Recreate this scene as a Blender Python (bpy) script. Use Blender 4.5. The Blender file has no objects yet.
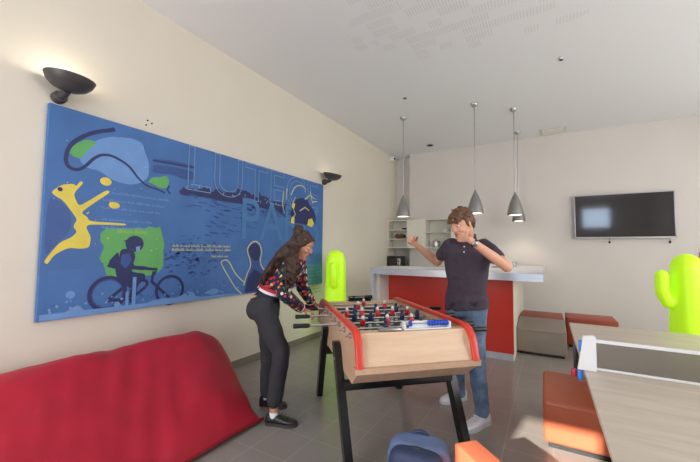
import bpy, bmesh, math, random
from mathutils.geometry import tessellate_polygon
from mathutils import Vector as V, Matrix as M, noise as NZ
C = bpy.context.scene.collection
sc = bpy.context.scene
PI = math.pi
HC = 3.577
rnd = random.Random(7)

# ------------------------------------------------------------------ materials
def lin(c):
    return tuple(((x/255)/12.92 if x/255 <= .04045 else ((x/255+.055)/1.055)**2.4) for x in c)
def mat(name, rgb, rough=.6, metal=0, var=0, scale=8, bump=0, bscale=60, emit=0, ergb=None, spec=.5, coat=0, sheen=0):
    m = bpy.data.materials.new(name); m.use_nodes = True
    n = m.node_tree.nodes; l = m.node_tree.links
    b = n['Principled BSDF']; c = lin(rgb)
    b.inputs['Base Color'].default_value = (*c, 1)
    b.inputs['Roughness'].default_value = rough; b.inputs['Metallic'].default_value = metal
    b.inputs['Specular IOR Level'].default_value = spec
    b.inputs['Coat Weight'].default_value = coat
    b.inputs['Sheen Weight'].default_value = sheen
    tc = n.new('ShaderNodeTexCoord')
    if var:
        t = n.new('ShaderNodeTexNoise'); t.inputs['Scale'].default_value = scale; t.inputs['Detail'].default_value = 5
        r = n.new('ShaderNodeValToRGB')
        r.color_ramp.elements[0].position = .3; r.color_ramp.elements[1].position = .7
        r.color_ramp.elements[0].color = (*[x*(1-var) for x in c], 1)
        r.color_ramp.elements[1].color = (*[min(1, x*(1+var)) for x in c], 1)
        l.new(tc.outputs['Object'], t.inputs['Vector']); l.new(t.outputs['Fac'], r.inputs['Fac'])
        l.new(r.outputs['Color'], b.inputs['Base Color'])
    if bump:
        t2 = n.new('ShaderNodeTexNoise'); t2.inputs['Scale'].default_value = bscale; t2.inputs['Detail'].default_value = 4
        bp = n.new('ShaderNodeBump'); bp.inputs['Strength'].default_value = bump; bp.inputs['Distance'].default_value = .01
        l.new(tc.outputs['Object'], t2.inputs['Vector']); l.new(t2.outputs['Fac'], bp.inputs['Height'])
        l.new(bp.outputs['Normal'], b.inputs['Normal'])
    if emit:
        b.inputs['Emission Color'].default_value = (*lin(ergb or rgb), 1); b.inputs['Emission Strength'].default_value = emit
    return m
def wood(name, a, b_, rough=.45, axis=0, scale=3.0, stretch=9, coat=0):
    m = mat(name, a, rough, coat=coat); n = m.node_tree.nodes; l = m.node_tree.links; b = n['Principled BSDF']
    tc = n['Texture Coordinate']; mp = n.new('ShaderNodeMapping')
    s = [stretch]*3; s[axis] = .9
    mp.inputs['Scale'].default_value = s
    t = n.new('ShaderNodeTexNoise'); t.inputs['Scale'].default_value = scale; t.inputs['Detail'].default_value = 8; t.inputs['Roughness'].default_value = .65
    r = n.new('ShaderNodeValToRGB'); r.color_ramp.elements[0].position = .32; r.color_ramp.elements[1].position = .68
    r.color_ramp.elements[0].color = (*lin(b_), 1); r.color_ramp.elements[1].color = (*lin(a), 1)
    l.new(tc.outputs['Object'], mp.inputs['Vector']); l.new(mp.outputs['Vector'], t.inputs['Vector'])
    l.new(t.outputs['Fac'], r.inputs['Fac']); l.new(r.outputs['Color'], b.inputs['Base Color'])
    return m
def floor_mat():
    m = mat('floor_tile', (118, 112, 107), .28, spec=.5); n = m.node_tree.nodes; l = m.node_tree.links; b = n['Principled BSDF']
    tc = n['Texture Coordinate']; mp = n.new('ShaderNodeMapping'); mp.inputs['Location'].default_value = (-.13, -.25, 0)
    br = n.new('ShaderNodeTexBrick'); br.offset = 0; br.inputs['Scale'].default_value = 1
    br.inputs['Brick Width'].default_value = .3; br.inputs['Row Height'].default_value = .3
    br.inputs['Mortar Size'].default_value = .0035; br.inputs['Mortar Smooth'].default_value = .3
    br.inputs['Color1'].default_value = (*lin((160, 152, 146)), 1); br.inputs['Color2'].default_value = (*lin((156, 148, 142)), 1)
    br.inputs['Mortar'].default_value = (*lin((178, 172, 166)), 1)
    t = n.new('ShaderNodeTexNoise'); t.inputs['Scale'].default_value = 5; t.inputs['Detail'].default_value = 6
    mx = n.new('ShaderNodeMixRGB'); mx.blend_type = 'MULTIPLY'; mx.inputs['Fac'].default_value = .25
    l.new(tc.outputs['Object'], mp.inputs['Vector']); l.new(mp.outputs['Vector'], br.inputs['Vector'])
    l.new(tc.outputs['Object'], t.inputs['Vector'])
    l.new(br.outputs['Color'], mx.inputs['Color1']); l.new(t.outputs['Fac'], mx.inputs['Color2'])
    l.new(mx.outputs['Color'], b.inputs['Base Color'])
    return m
def ceiling_mat():
    # plaster acoustic tiles: blocks of fine slots scattered in a checker of squares
    m = mat('ceiling_plaster', (232, 233, 234), .9); n = m.node_tree.nodes; l = m.node_tree.links; b = n['Principled BSDF']
    tc = n['Texture Coordinate']
    ms = n.new('ShaderNodeVectorMath'); ms.operation = 'SCALE'; ms.inputs['Scale'].default_value = 1/.135
    fl = n.new('ShaderNodeVectorMath'); fl.operation = 'FLOOR'
    wn = n.new('ShaderNodeTexWhiteNoise'); wn.noise_dimensions = '2D'
    big = n.new('ShaderNodeTexNoise'); big.inputs['Scale'].default_value = .8; big.inputs['Detail'].default_value = 0
    ad = n.new('ShaderNodeMath'); ad.operation = 'MULTIPLY'
    gt = n.new('ShaderNodeMath'); gt.operation = 'GREATER_THAN'; gt.inputs[1].default_value = .24
    sx = n.new('ShaderNodeSeparateXYZ')
    def slots(o, k, th):
        a = n.new('ShaderNodeMath'); a.operation = 'MULTIPLY'; a.inputs[1].default_value = k
        f = n.new('ShaderNodeMath'); f.operation = 'FRACT'
        g = n.new('ShaderNodeMath'); g.operation = 'LESS_THAN'; g.inputs[1].default_value = th
        l.new(o, a.inputs[0]); l.new(a.outputs[0], f.inputs[0]); l.new(f.outputs[0], g.inputs[0]); return g.outputs[0]
    l.new(tc.outputs['Object'], ms.inputs[0]); l.new(ms.outputs[0], fl.inputs[0]); l.new(fl.outputs[0], wn.inputs['Vector'])
    l.new(tc.outputs['Object'], big.inputs['Vector']); l.new(ms.outputs[0], sx.inputs[0])
    l.new(wn.outputs['Value'], ad.inputs[0]); l.new(big.outputs['Fac'], ad.inputs[1]); l.new(ad.outputs[0], gt.inputs[0])
    s1 = slots(sx.outputs['X'], 5, .38); s2 = slots(sx.outputs['Y'], 1, .84)
    m1 = n.new('ShaderNodeMath'); m1.operation = 'MULTIPLY'; l.new(s1, m1.inputs[0]); l.new(s2, m1.inputs[1])
    m2 = n.new('ShaderNodeMath'); m2.operation = 'MULTIPLY'; l.new(m1.outputs[0], m2.inputs[0]); l.new(gt.outputs[0], m2.inputs[1])
    dd = n.new('ShaderNodeVectorMath'); dd.operation = 'DISTANCE'; dd.inputs[1].default_value = (2.75, 2.95, HC); l.new(tc.outputs['Object'], dd.inputs[0])
    mr = n.new('ShaderNodeMapRange'); mr.inputs['From Min'].default_value = .5; mr.inputs['From Max'].default_value = 1.5; mr.inputs['To Min'].default_value = 1; mr.inputs['To Max'].default_value = .3; l.new(dd.outputs['Value'], mr.inputs['Value'])
    m0 = n.new('ShaderNodeMath'); m0.operation = 'MULTIPLY'; l.new(ad.outputs[0], m0.inputs[0]); l.new(mr.outputs[0], m0.inputs[1]); l.new(m0.outputs[0], gt.inputs[0])
    mx = n.new('ShaderNodeMixRGB'); mx.inputs['Color1'].default_value = (*lin((232, 233, 234)), 1); mx.inputs['Color2'].default_value = (*lin((219, 219, 219)), 1)
    l.new(m2.outputs[0], mx.inputs['Fac']); l.new(mx.outputs['Color'], b.inputs['Base Color'])
    return m
def net_mat():
    m = bpy.data.materials.new('net_weave'); m.use_nodes = True; n = m.node_tree.nodes; l = m.node_tree.links
    b = n['Principled BSDF']; b.inputs['Base Color'].default_value = (*lin((96, 90, 84)), 1); b.inputs['Roughness'].default_value = .8
    tc = n.new('ShaderNodeTexCoord'); sx = n.new('ShaderNodeSeparateXYZ'); l.new(tc.outputs['Object'], sx.inputs[0])
    o = []
    for ax in ('X', 'Z'):
        a = n.new('ShaderNodeMath'); a.operation = 'MULTIPLY'; a.inputs[1].default_value = 320
        f = n.new('ShaderNodeMath'); f.operation = 'FRACT'; g = n.new('ShaderNodeMath'); g.operation = 'LESS_THAN'; g.inputs[1].default_value = .26
        l.new(sx.outputs[ax], a.inputs[0]); l.new(a.outputs[0], f.inputs[0]); l.new(f.outputs[0], g.inputs[0]); o.append(g)
    mx = n.new('ShaderNodeMath'); mx.operation = 'MAXIMUM'; l.new(o[0].outputs[0], mx.inputs[0]); l.new(o[1].outputs[0], mx.inputs[1])
    l.new(mx.outputs[0], b.inputs['Alpha'])
    return m
def floral_mat():
    m = mat('floral_knit', (28, 28, 52), .8); n = m.node_tree.nodes; l = m.node_tree.links; b = n['Principled BSDF']; tc = n['Texture Coordinate']
    vo = n.new('ShaderNodeTexVoronoi'); vo.inputs['Scale'].default_value = 36
    lt = n.new('ShaderNodeMath'); lt.operation = 'LESS_THAN'; lt.inputs[1].default_value = .5
    sp = n.new('ShaderNodeSeparateColor'); r = n.new('ShaderNodeValToRGB'); r.color_ramp.interpolation = 'CONSTANT'
    e = r.color_ramp.elements; e[0].position = 0; e[0].color = (*lin((26, 27, 52)), 1); e[1].position = .3; e[1].color = (*lin((190, 40, 60)), 1)
    for p, c in ((.55, (215, 205, 195)), (.68, (70, 110, 70)), (.8, (220, 120, 110)), (.9, (210, 170, 80))):
        x = e.new(p); x.color = (*lin(c), 1)
    mx = n.new('ShaderNodeMixRGB'); mx.inputs['Color1'].default_value = (*lin((26, 27, 52)), 1)
    l.new(tc.outputs['Object'], vo.inputs['Vector']); l.new(vo.outputs['Distance'], lt.inputs[0]); l.new(vo.outputs['Color'], sp.inputs['Color'])
    l.new(sp.outputs[0], r.inputs['Fac']); l.new(r.outputs['Color'], mx.inputs['Color2']); l.new(lt.outputs[0], mx.inputs['Fac']); l.new(mx.outputs['Color'], b.inputs['Base Color'])
    return m

K = {}
K['floor'] = floor_mat(); K['ceiling'] = ceiling_mat()
K['wall_cream'] = mat('wall_cream', (224, 217, 202), .9, var=.015, scale=2, bump=.03, bscale=150)
K['wall_grey'] = mat('wall_warm_grey', (213, 207, 201), .9, var=.015, scale=2, bump=.03, bscale=150)
K['base'] = mat('baseboard_taupe', (128, 120, 112), .5, var=.05)
K['steel'] = mat('brushed_steel', (190, 190, 192), .32, metal=1, var=.04, scale=30)
K['alu'] = mat('satin_aluminium', (150, 149, 149), .34, metal=.8, var=.03)
K['chrome'] = mat('chrome_rod', (205, 205, 210), .15, metal=1)
K['black'] = mat('black_plastic', (22, 22, 24), .4)
K['blacksteel'] = mat('black_painted_steel', (20, 20, 22), .25, var=.1)
K['char'] = mat('charcoal_metal', (52, 50, 52), .32, metal=.4, var=.06)
K['sconce'] = mat('sconce_grey', (66, 63, 63), .42, var=.06)
K['white'] = mat('white_plastic', (235, 235, 236), .4)
K['shelfwhite'] = mat('cabinet_laminate', (222, 218, 204), .5)
K['red_panel'] = mat('red_laminate', (206, 54, 40), .38, var=.02)
K['counter'] = mat('silver_countertop', (196, 198, 206), .3, metal=.35, var=.03)
K['beanbag'] = mat('red_nylon', (178, 8, 44), .62, var=.08, scale=5, bump=.12, bscale=14, sheen=.05)
K['beanseam'] = mat('red_piping', (140, 8, 26), .6)
K['cactus'] = mat('fluorescent_green_resin', (196, 240, 30), .45, emit=.32, ergb=(180, 250, 20))
K['orange'] = mat('terracotta_vinyl', (190, 102, 72), .42, var=.05, scale=6, bump=.05, bscale=30)
K['brown'] = mat('russet_vinyl', (150, 62, 38), .45, var=.05, scale=6)
K['taupe'] = mat('taupe_vinyl', (140, 128, 116), .45, var=.04, scale=6)
K['skin_m'] = mat('skin_fair', (214, 160, 132), .5, var=.05, scale=12)
K['lip'] = mat('lip_tone', (182, 104, 92), .45)
K['skin_f'] = mat('skin_olive', (196, 140, 112), .5, var=.05, scale=12)
K['eye'] = mat('eye_dark', (40, 30, 26), .2)
K['hair_m'] = mat('hair_chestnut', (98, 66, 44), .5, var=.35, scale=60, bump=.5, bscale=90)
K['hair_f'] = mat('hair_dark_brown', (58, 37, 27), .5, var=.5, scale=45, bump=.6, bscale=70)
K['polo'] = mat('aubergine_pique', (64, 54, 68), .85, var=.06, scale=30, bump=.12, bscale=35)
K['jeans'] = mat('washed_blue_denim', (98, 120, 148), .85, var=.5, scale=9, bump=.2, bscale=30)
K['blackjeans'] = mat('charcoal_denim', (46, 46, 52), .85, var=.16, scale=10, bump=.2, bscale=30)
K['sneaker'] = mat('white_canvas', (226, 226, 232), .7, var=.03)
K['rubber'] = mat('pale_rubber', (205, 205, 210), .6)
K['darkshoe'] = mat('black_leather', (34, 34, 38), .4, var=.15)
K['sole'] = mat('dark_sole', (58, 50, 46), .6)
K['sock'] = mat('white_sock', (230, 228, 228), .85)
K['floral'] = floral_mat()
K['redtrim'] = mat('red_knit', (180, 34, 54), .8); K['whiteknit'] = mat('white_knit', (222, 220, 220), .8); K['navyknit'] = mat('navy_knit', (28, 30, 58), .8)
K['tan'] = mat('tan_leather', (196, 156, 128), .6)
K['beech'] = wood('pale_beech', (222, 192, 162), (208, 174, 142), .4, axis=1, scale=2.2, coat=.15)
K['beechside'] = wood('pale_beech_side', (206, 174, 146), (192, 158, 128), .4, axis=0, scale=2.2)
K['redrail'] = mat('red_lacquer', (212, 62, 46), .35, var=.04)
K['field'] = mat('green_playfield', (52, 86, 66), .5, var=.05)
K['ply_red'] = mat('figure_red', (196, 40, 40), .35); K['ply_blue'] = mat('figure_dark_blue', (32, 48, 84), .35); K['ply_white'] = mat('figure_white', (228, 226, 222), .35)
K['bead'] = mat('blue_bead', (28, 74, 190), .3)
K['grain'] = wood('greige_oak', (216, 203, 187), (196, 182, 166), .38, axis=0, scale=2.6, stretch=7)
K['net'] = net_mat()
K['blueclip'] = mat('blue_clamp', (40, 130, 215), .4); K['redclip'] = mat('red_clamp', (190, 30, 50), .4)
K['canvas'] = mat('canvas_blue', (64, 110, 172), .55, var=.10, scale=3.5)
K['screen'] = mat('screen_glass', (56, 53, 53), .07, spec=.6)
K['tvframe'] = mat('silver_bezel', (176, 174, 178), .35, metal=.5)
K['bpack'] = mat('navy_nylon', (46, 58, 92), .6, var=.1, scale=20, bump=.1, bscale=50)
K['bpack2'] = mat('slate_blue_nylon', (98, 118, 156), .6, var=.1, scale=20)
K['bstrap'] = mat('light_blue_webbing', (110, 150, 205), .6)
K['extred'] = mat('extinguisher_red', (190, 44, 30), .35); K['signred'] = mat('sign_red', (178, 34, 44), .5)
K['glass'] = mat('clear_glass', (235, 240, 240), .05); K['glass'].node_tree.nodes['Principled BSDF'].inputs['Transmission Weight'].default_value = 1
K['bulb'] = mat('lamp_diffuser', (255, 244, 226), .5, emit=6, ergb=(255, 240, 215))
K['frost'] = mat('frosted_pane', (225, 228, 230), .5)
K['hole'] = mat('dark_recess', (40, 38, 36), .8)
K['fruit'] = mat('red_fruit', (150, 40, 36), .5); K['bowl'] = mat('bowl_brown', (110, 84, 66), .5); K['basket'] = mat('dark_wicker', (58, 52, 46), .8, bump=.6, bscale=80)

# ------------------------------------------------------------------ mesh helpers
def smooth_faces(me, ang=40):
    for p in me.polygons: p.use_smooth = True
    try: me.set_sharp_from_angle(angle=math.radians(ang))
    except Exception: pass
def obj(name, bm, mats, parent=None, loc=None, sm=40, kind=None):
    me = bpy.data.meshes.new(name); bmesh.ops.recalc_face_normals(bm, faces=bm.faces); bm.to_mesh(me); bm.free()
    for m in (mats if isinstance(mats, (list, tuple)) else [mats]): me.materials.append(m)
    if sm: smooth_faces(me, sm)
    o = bpy.data.objects.new(name, me); C.objects.link(o)
    if parent: o.parent = parent
    if loc: o.location = loc
    if kind: o['kind'] = kind
    return o
def tag(o, label, cat, group=None, kind=None):
    o['label'] = label; o['category'] = cat
    if group: o['group'] = group
    if kind: o['kind'] = kind
    return o
def thing(name, label, cat, loc=(0, 0, 0), rotz=0, group=None):
    o = bpy.data.objects.new(name, None); C.objects.link(o); o.empty_display_size = .1
    o.location = loc; o.rotation_euler = (0, 0, rotz); return tag(o, label, cat, group)
def NB(): return bmesh.new()
def merge(bm, tb, mi=0, mtx=None):
    if mtx is not None: bmesh.ops.transform(tb, matrix=mtx, verts=tb.verts)
    mp = {v: bm.verts.new(v.co) for v in tb.verts}
    for f in tb.faces:
        nf = bm.faces.new([mp[v] for v in f.verts]); nf.material_index = mi if mi is not None else f.material_index
    tb.free()
def box(bm, lo, hi, bev=0, mi=0, seg=2, mtx=None):
    tb = NB(); bmesh.ops.create_cube(tb, size=1)
    s = [hi[i]-lo[i] for i in range(3)]; c = [(hi[i]+lo[i])/2 for i in range(3)]
    for v in tb.verts: v.co = V([v.co[i]*s[i]+c[i] for i in range(3)])
    if bev: bmesh.ops.bevel(tb, geom=tb.edges[:], offset=bev, segments=seg, profile=.5, affect='EDGES')
    merge(bm, tb, mi, mtx); return bm
def frame(d):
    d = V(d).normalized(); a = V((0, 0, 1)) if abs(d.z) < .95 else V((1, 0, 0))
    x = d.cross(a).normalized(); return x, d.cross(x).normalized()*-1
def rings(bm, rs, mi=0, cap=True):
    """loft through lists of points"""
    vs = [[bm.verts.new(p) for p in r] for r in rs]; n = len(vs[0])
    for a, b in zip(vs, vs[1:]):
        for i in range(n):
            f = bm.faces.new((a[i], a[(i+1) % n], b[(i+1) % n], b[i])); f.material_index = mi
    if cap:
        for r in (vs[0][::-1], vs[-1]):
            f = bm.faces.new(r); f.material_index = mi
def ell(c, x, y, rx, ry, n=20, p=1.0):
    o = []
    for i in range(n):
        t = 2*PI*i/n; a, b = math.cos(t), math.sin(t)
        a = math.copysign(abs(a)**p, a); b = math.copysign(abs(b)**p, b)
        o.append(V(c)+V(x)*a*rx+V(y)*b*ry)
    return o
def tube(bm, pts, r, n=10, mi=0):
    pts = [V(p) for p in pts]; R = r if isinstance(r, (list, tuple)) else [r]*len(pts); rs = []
    x = None
    for i, p in enumerate(pts):
        d = (pts[min(i+1, len(pts)-1)]-pts[max(i-1, 0)]).normalized()
        if x is None: x, y = frame(d)
        else:
            x = (x-d*x.dot(d)).normalized(); y = d.cross(x)
        rs.append(ell(p, x, d.cross(x), R[i], R[i], n))
    rings(bm, rs, mi)
def lathe(bm, prof, c=(0, 0, 0), n=28, mi=0, cap=True, axis=(0, 0, 1)):
    ax = V(axis).normalized(); x, y = frame(ax)
    rings(bm, [ell(V(c)+ax*z, x, y, max(r, .0004), max(r, .0004), n) for r, z in prof], mi, cap)
def capsule(bm, a, b, ra, rb, n=14, mi=0):
    a, b = V(a), V(b); d = (b-a); L = d.length; d = d.normalized() if L > 1e-6 else V((0, 0, 1)); x, y = frame(d); rs = []
    for k in (-88, -60, -30, 0): rs.append(ell(a+d*ra*math.sin(math.radians(k)), x, y, ra*math.cos(math.radians(k)), ra*math.cos(math.radians(k)), n))
    for k in (0, 30, 60, 88): rs.append(ell(b+d*rb*math.sin(math.radians(k)), x, y, rb*math.cos(math.radians(k)), rb*math.cos(math.radians(k)), n))
    if L < 1e-6: rs.pop(4)
    rings(bm, rs, mi)
def blob(bm, c, x, y, z, rx, ry, rz, n=16, m=10, mi=0):
    rs = []
    for j in range(m+1):
        t = -PI/2+PI*j/m; t = max(-PI/2+.05, min(PI/2-.05, t))
        rs.append(ell(V(c)+V(z)*rz*math.sin(t), x, y, rx*math.cos(t), ry*math.cos(t), n))
    rings(bm, rs, mi)
def prism(bm, poly, axis, lo, hi, mi=0):
    """extrude a 2-D polygon along axis 0/1/2"""
    def P(u, v, w): return {0: (w, u, v), 1: (u, w, v), 2: (u, v, w)}[axis]
    rings(bm, [[P(u, v, w) for u, v in poly] for w in (lo, hi)], mi)
def remesh(bm, vox, iters=4, fac=.5, disp=None):
    """fuse overlapping closed shapes into one skin"""
    bmesh.ops.recalc_face_normals(bm, faces=bm.faces)
    me = bpy.data.meshes.new('tmp'); bm.to_mesh(me); bm.free(); o = bpy.data.objects.new('tmp', me); C.objects.link(o)
    r = o.modifiers.new('r', 'REMESH'); r.mode = 'VOXEL'; r.voxel_size = vox; r.adaptivity = 0
    if iters:
        s = o.modifiers.new('s', 'SMOOTH'); s.factor = fac; s.iterations = iters
    dg = bpy.context.evaluated_depsgraph_get(); dg.update()
    nm = bpy.data.meshes.new_from_object(o.evaluated_get(dg)); nb = NB(); nb.from_mesh(nm)
    bpy.data.objects.remove(o); bpy.data.meshes.remove(me); bpy.data.meshes.remove(nm)
    if disp:
        nb.normal_update()
        for v in nb.verts: v.co += v.normal*disp(v.co)
    return nb
def shift(bm, b):
    for v in bm.verts: v.co -= V(b)
    return bm
def copy_tree(o, parent=None):
    c = o.copy(); C.objects.link(c)
    if parent: c.parent = parent
    for ch in list(o.children): copy_tree(ch, c)
    return c
def structure(name, bm, m, sm=0):
    return obj(name, bm, m, kind='structure', sm=sm)

# ------------------------------------------------------------------ room shell
HC, DB, XR, YR = 3.577, 7.364, 6.7, -2.6
structure('floor', box(NB(), (-.2, YR-.2, -.1), (XR+.2, 8.2, 0)), K['floor'])
structure('ceiling', box(NB(), (-.2, YR-.2, HC), (XR+.2, 8.2, HC+.12)), K['ceiling'])
structure('wall_left', box(NB(), (-.2, YR-.2, 0), (0, 8.2, HC)), K['wall_cream'])
b = NB(); box(b, (.42, DB, 0), (XR+.2, 8.2, HC)); box(b, (0, 7.60, 0), (.42, 8.2, HC)); structure('wall_back', b, K['wall_grey'])
# right wall with two frosted windows added as a seat for fill lamps
WR = ((1.0, 3.5), (4.1, 6.6))
b = NB(); box(b, (XR, YR, 0), (XR+.2, 7.37, .7)); box(b, (XR, YR, 3.1), (XR+.2, 7.37, HC))
ys = [YR] + [y for w in WR for y in w] + [7.37]
for i in range(0, len(ys), 2): box(b, (XR, ys[i], .7), (XR+.2, ys[i+1], 3.1))
structure('wall_right', b, K['wall_grey'])
# rear wall: a glazed door lets the sun in, a high window is mirrored by the screen, a wide frosted window is added to carry the main lamp
DX0, DX1, DZ = 2.0, 2.62, 2.42
CX0, CX1, CZ0, CZ1 = 4.42, 5.42, 2.36, 3.24
b = NB()
FX = (.25, 1.8)
for x0, x1, z0, z1 in ((-.2, FX[0], 0, HC), (FX[0], FX[1], 0, .3), (FX[0], FX[1], 2.7, HC), (FX[1], DX0, 0, HC), (DX0, DX1, DZ, HC), (DX1, CX0, 0, HC),
                       (CX0, CX1, 0, CZ0), (CX0, CX1, CZ1, HC), (CX1, XR+.2, 0, HC)):
    box(b, (x0, YR-.2, z0), (x1, YR, z1))
structure('wall_rear', b, K['wall_grey'])
def win(i, axis, a0, a1, z0, z1, pos, pane=True):
    b = NB(); t = .05
    def P(u0, v0, u1, v1, d=.06):
        if axis == 'x': box(b, (u0, pos-.12, v0), (u1, pos-.12+d, v1))
        else: box(b, (pos+.06, u0, v0), (pos+.06+d, u1, v1))
    P(a0, z0, a0+t, z1); P(a1-t, z0, a1, z1); P(a0, z0, a1, z0+t); P(a0, z1-t, a1, z1)
    if a1-a0 > 1.5: P((a0+a1)/2-t/2, z0, (a0+a1)/2+t/2, z1)
    f = structure('window_%d' % i, b, K['white'])
    if pane:
        b = NB(); P(a0, z0, a1, z1, .01); o = obj('pane', b, K['frost'], f, sm=0)
win(1, 'x', FX[0], FX[1], .3, 2.7, YR); win(2, 'x', CX0, CX1, CZ0, CZ1, YR, False)  # first one is added for its lamp, with a pane opaque to the sun
win(3, 'y', *WR[0], .7, 3.1, XR); win(4, 'y', *WR[1], .7, 3.1, XR)  # both added, unseen, to bring fill light from the right
b = NB(); box(b, (DX0, YR-.12, 0), (DX0+.05, YR-.06, DZ)); box(b, (DX1-.05, YR-.12, 0), (DX1, YR-.06, DZ)); box(b, (DX0, YR-.12, DZ-.05), (DX1, YR-.06, DZ)); box(b, (DX0, YR-.12, 0), (DX1, YR-.06, .05))
structure('door_1', b, K['white'])
structure('baseboard_left', box(NB(), (0, YR, 0), (.014, 7.8, .085)), K['base'])
structure('baseboard_back', box(NB(), (.5, DB-.014, 0), (XR, DB, .085)), K['base'])

# ------------------------------------------------------------------ ceiling fittings
def disc(name, label, cat, x, y, r, h, m, hole=None, ring=None):
    t = thing(name, label, cat, (x, y, HC))
    b = NB(); lathe(b, [(r, 0), (r, -h*.5), (r*.8, -h)]); obj('housing', b, m, t)
    if hole: b = NB(); lathe(b, [(hole, -h), (hole, -h-.004)]); obj('lens', b, K['hole'], t)
    return t
disc('ceiling_detector', 'small round dark detector on the ceiling, above the television side', 'detector', 3.302, 4.442, .032, .022, K['steel'], .016)
disc('ceiling_detector', 'tiny ceiling sensor just in front of the leftmost pendant lamp', 'detector', 1.38, 4.545, .03, .012, K['steel'], .016)
disc('recessed_spotlight', 'dark recessed ceiling spot near the back alcove corner', 'spotlight', 1.049, 6.863, .075, .01, K['steel'], .06)
t = thing('ceiling_vent', 'flat rectangular vent in the ceiling just before the back wall', 'vent', (3.26, 7.08, HC))
b = NB(); box(b, (-.2, -.17, -.014), (.2, .17, 0), .004); obj('vent_frame', b, K['wall_grey'], t)
b = NB()
for k in range(7): box(b, (-.17, -.14+k*.042, -.022), (.17, -.12+k*.042, -.014))
obj('vent_grille', b, K['shelfwhite'], t)
t = thing('security_camera', 'small white dome camera high on the left wall corner', 'camera', (.0, 7.2, 3.50))
b = NB(); box(b, (0, -.045, -.05), (.04, .045, .05), .012); obj('mount', b, K['white'], t)
b = NB(); blob(b, (.07, 0, -.01), (1, 0, 0), (0, 1, 0), (0, 0, 1), .055, .055, .055); obj('dome', b, K['white'], t)
b = NB(); blob(b, (.115, -.02, -.02), (1, 0, 0), (0, 1, 0), (0, 0, 1), .024, .024, .024); obj('lens', b, K['black'], t)

# ------------------------------------------------------------------ pendant lamps
def pendant(x, y, label):
    zb = 1.915
    t = thing('pendant_lamp', label, 'pendant lamp', (x, y, HC), 0, 'pendant lamps over the bar')
    b = NB(); lathe(b, [(.055, 0), (.055, -.012), (.046, -.035), (.02, -.055), (.006, -.06)]); obj('ceiling_rose', b, K['steel'], t)
    z0 = zb-HC
    b = NB(); tube(b, [(0, 0, -.05), (0, 0, z0+.33)], .0085, 8); obj('suspension_rod', b, K['steel'], t)
    b = NB(); lathe(b, [(.010, z0+.36), (.018, z0+.325), (.030, z0+.305), (.050, z0+.26), (.074, z0+.20), (.094, z0+.13), (.108, z0+.06), (.115, z0), (.111, z0), (.10, z0+.07), (.075, z0+.16), (.03, z0+.25)], cap=False)
    obj('lamp_shade', b, K['alu'], t)
    b = NB(); lathe(b, [(.106, z0+.012), (.104, z0+.02), (.08, z0+.03)]); obj('diffuser', b, K['bulb'], t)
    li = bpy.data.lights.new('pendant_glow', 'SPOT'); li.energy = 14; li.spot_size = 2.3; li.spot_blend = .6; li.color = (1, .9, .76); li.shadow_soft_size = .06
    o = bpy.data.objects.new('pendant_glow', li); C.objects.link(o); o.location = (x, y, zb-.01)
pendant(1.095, 5.214, 'grey metal pendant lamp over the bar, leftmost of the four')
pendant(2.221, 5.218, 'grey metal pendant lamp hanging right above the young man')
pendant(2.716, 5.694, 'grey pendant lamp, larger-looking front one of the right pair')
pendant(2.69, 6.85, 'grey pendant lamp half hidden behind another, farthest back of the four')

# ------------------------------------------------------------------ wall sconces
def sconce(x0, y0, z0, label, tilt, s=1.0, yaw=0):
    t = thing('wall_sconce', label, 'wall lamp', (0, y0, z0), 0, 'dark uplighters on the cream wall')
    b = NB(); lathe(b, [(.05*s, 0), (.05*s, .05*s), (.035*s, .07*s)], axis=(1, 0, 0)); 
    tube(b, [(.05*s, 0, 0), (.12*s, 0, .01*s), (.16*s, 0, .03*s)], .032*s, 12); obj('wall_mount', b, K['sconce'], t)
    ax = (M.Rotation(tilt[0], 3, 'X') @ M.Rotation(tilt[1], 3, 'Y')) @ V((0, 0, 1))
    c = V((.17*s, .01*s, .02*s)); b = NB()
    lathe(b, [(.0, -.001), (.02*s, 0), (.07*s, .008*s), (.115*s, .03*s), (.148*s, .062*s), (.165*s, .10*s), (.168*s, .112*s), (.160*s, .112*s), (.14*s, .066*s), (.10*s, .036*s), (.05*s, .02*s), (.0, .016*s)], c, axis=ax, n=36, cap=False)
    obj('bowl', b, K['sconce'], t)
    b = NB(); lathe(b, [(.012*s, .02*s), (.012*s, .07*s), (.004*s, .075*s)], c, axis=ax, n=12); obj('bulb', b, K['bulb'], t)
    return V((0, y0, z0))+c+ax*.1
SC1 = sconce(0, 1.03, 2.465, 'dark bowl wall lamp above left end of the blue painting', (math.radians(-1), math.radians(5)), .90)
SC2 = sconce(0, 4.49, 2.46, 'dark bowl wall lamp above right end of the blue painting', (math.radians(0), math.radians(12)), .9)

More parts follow.
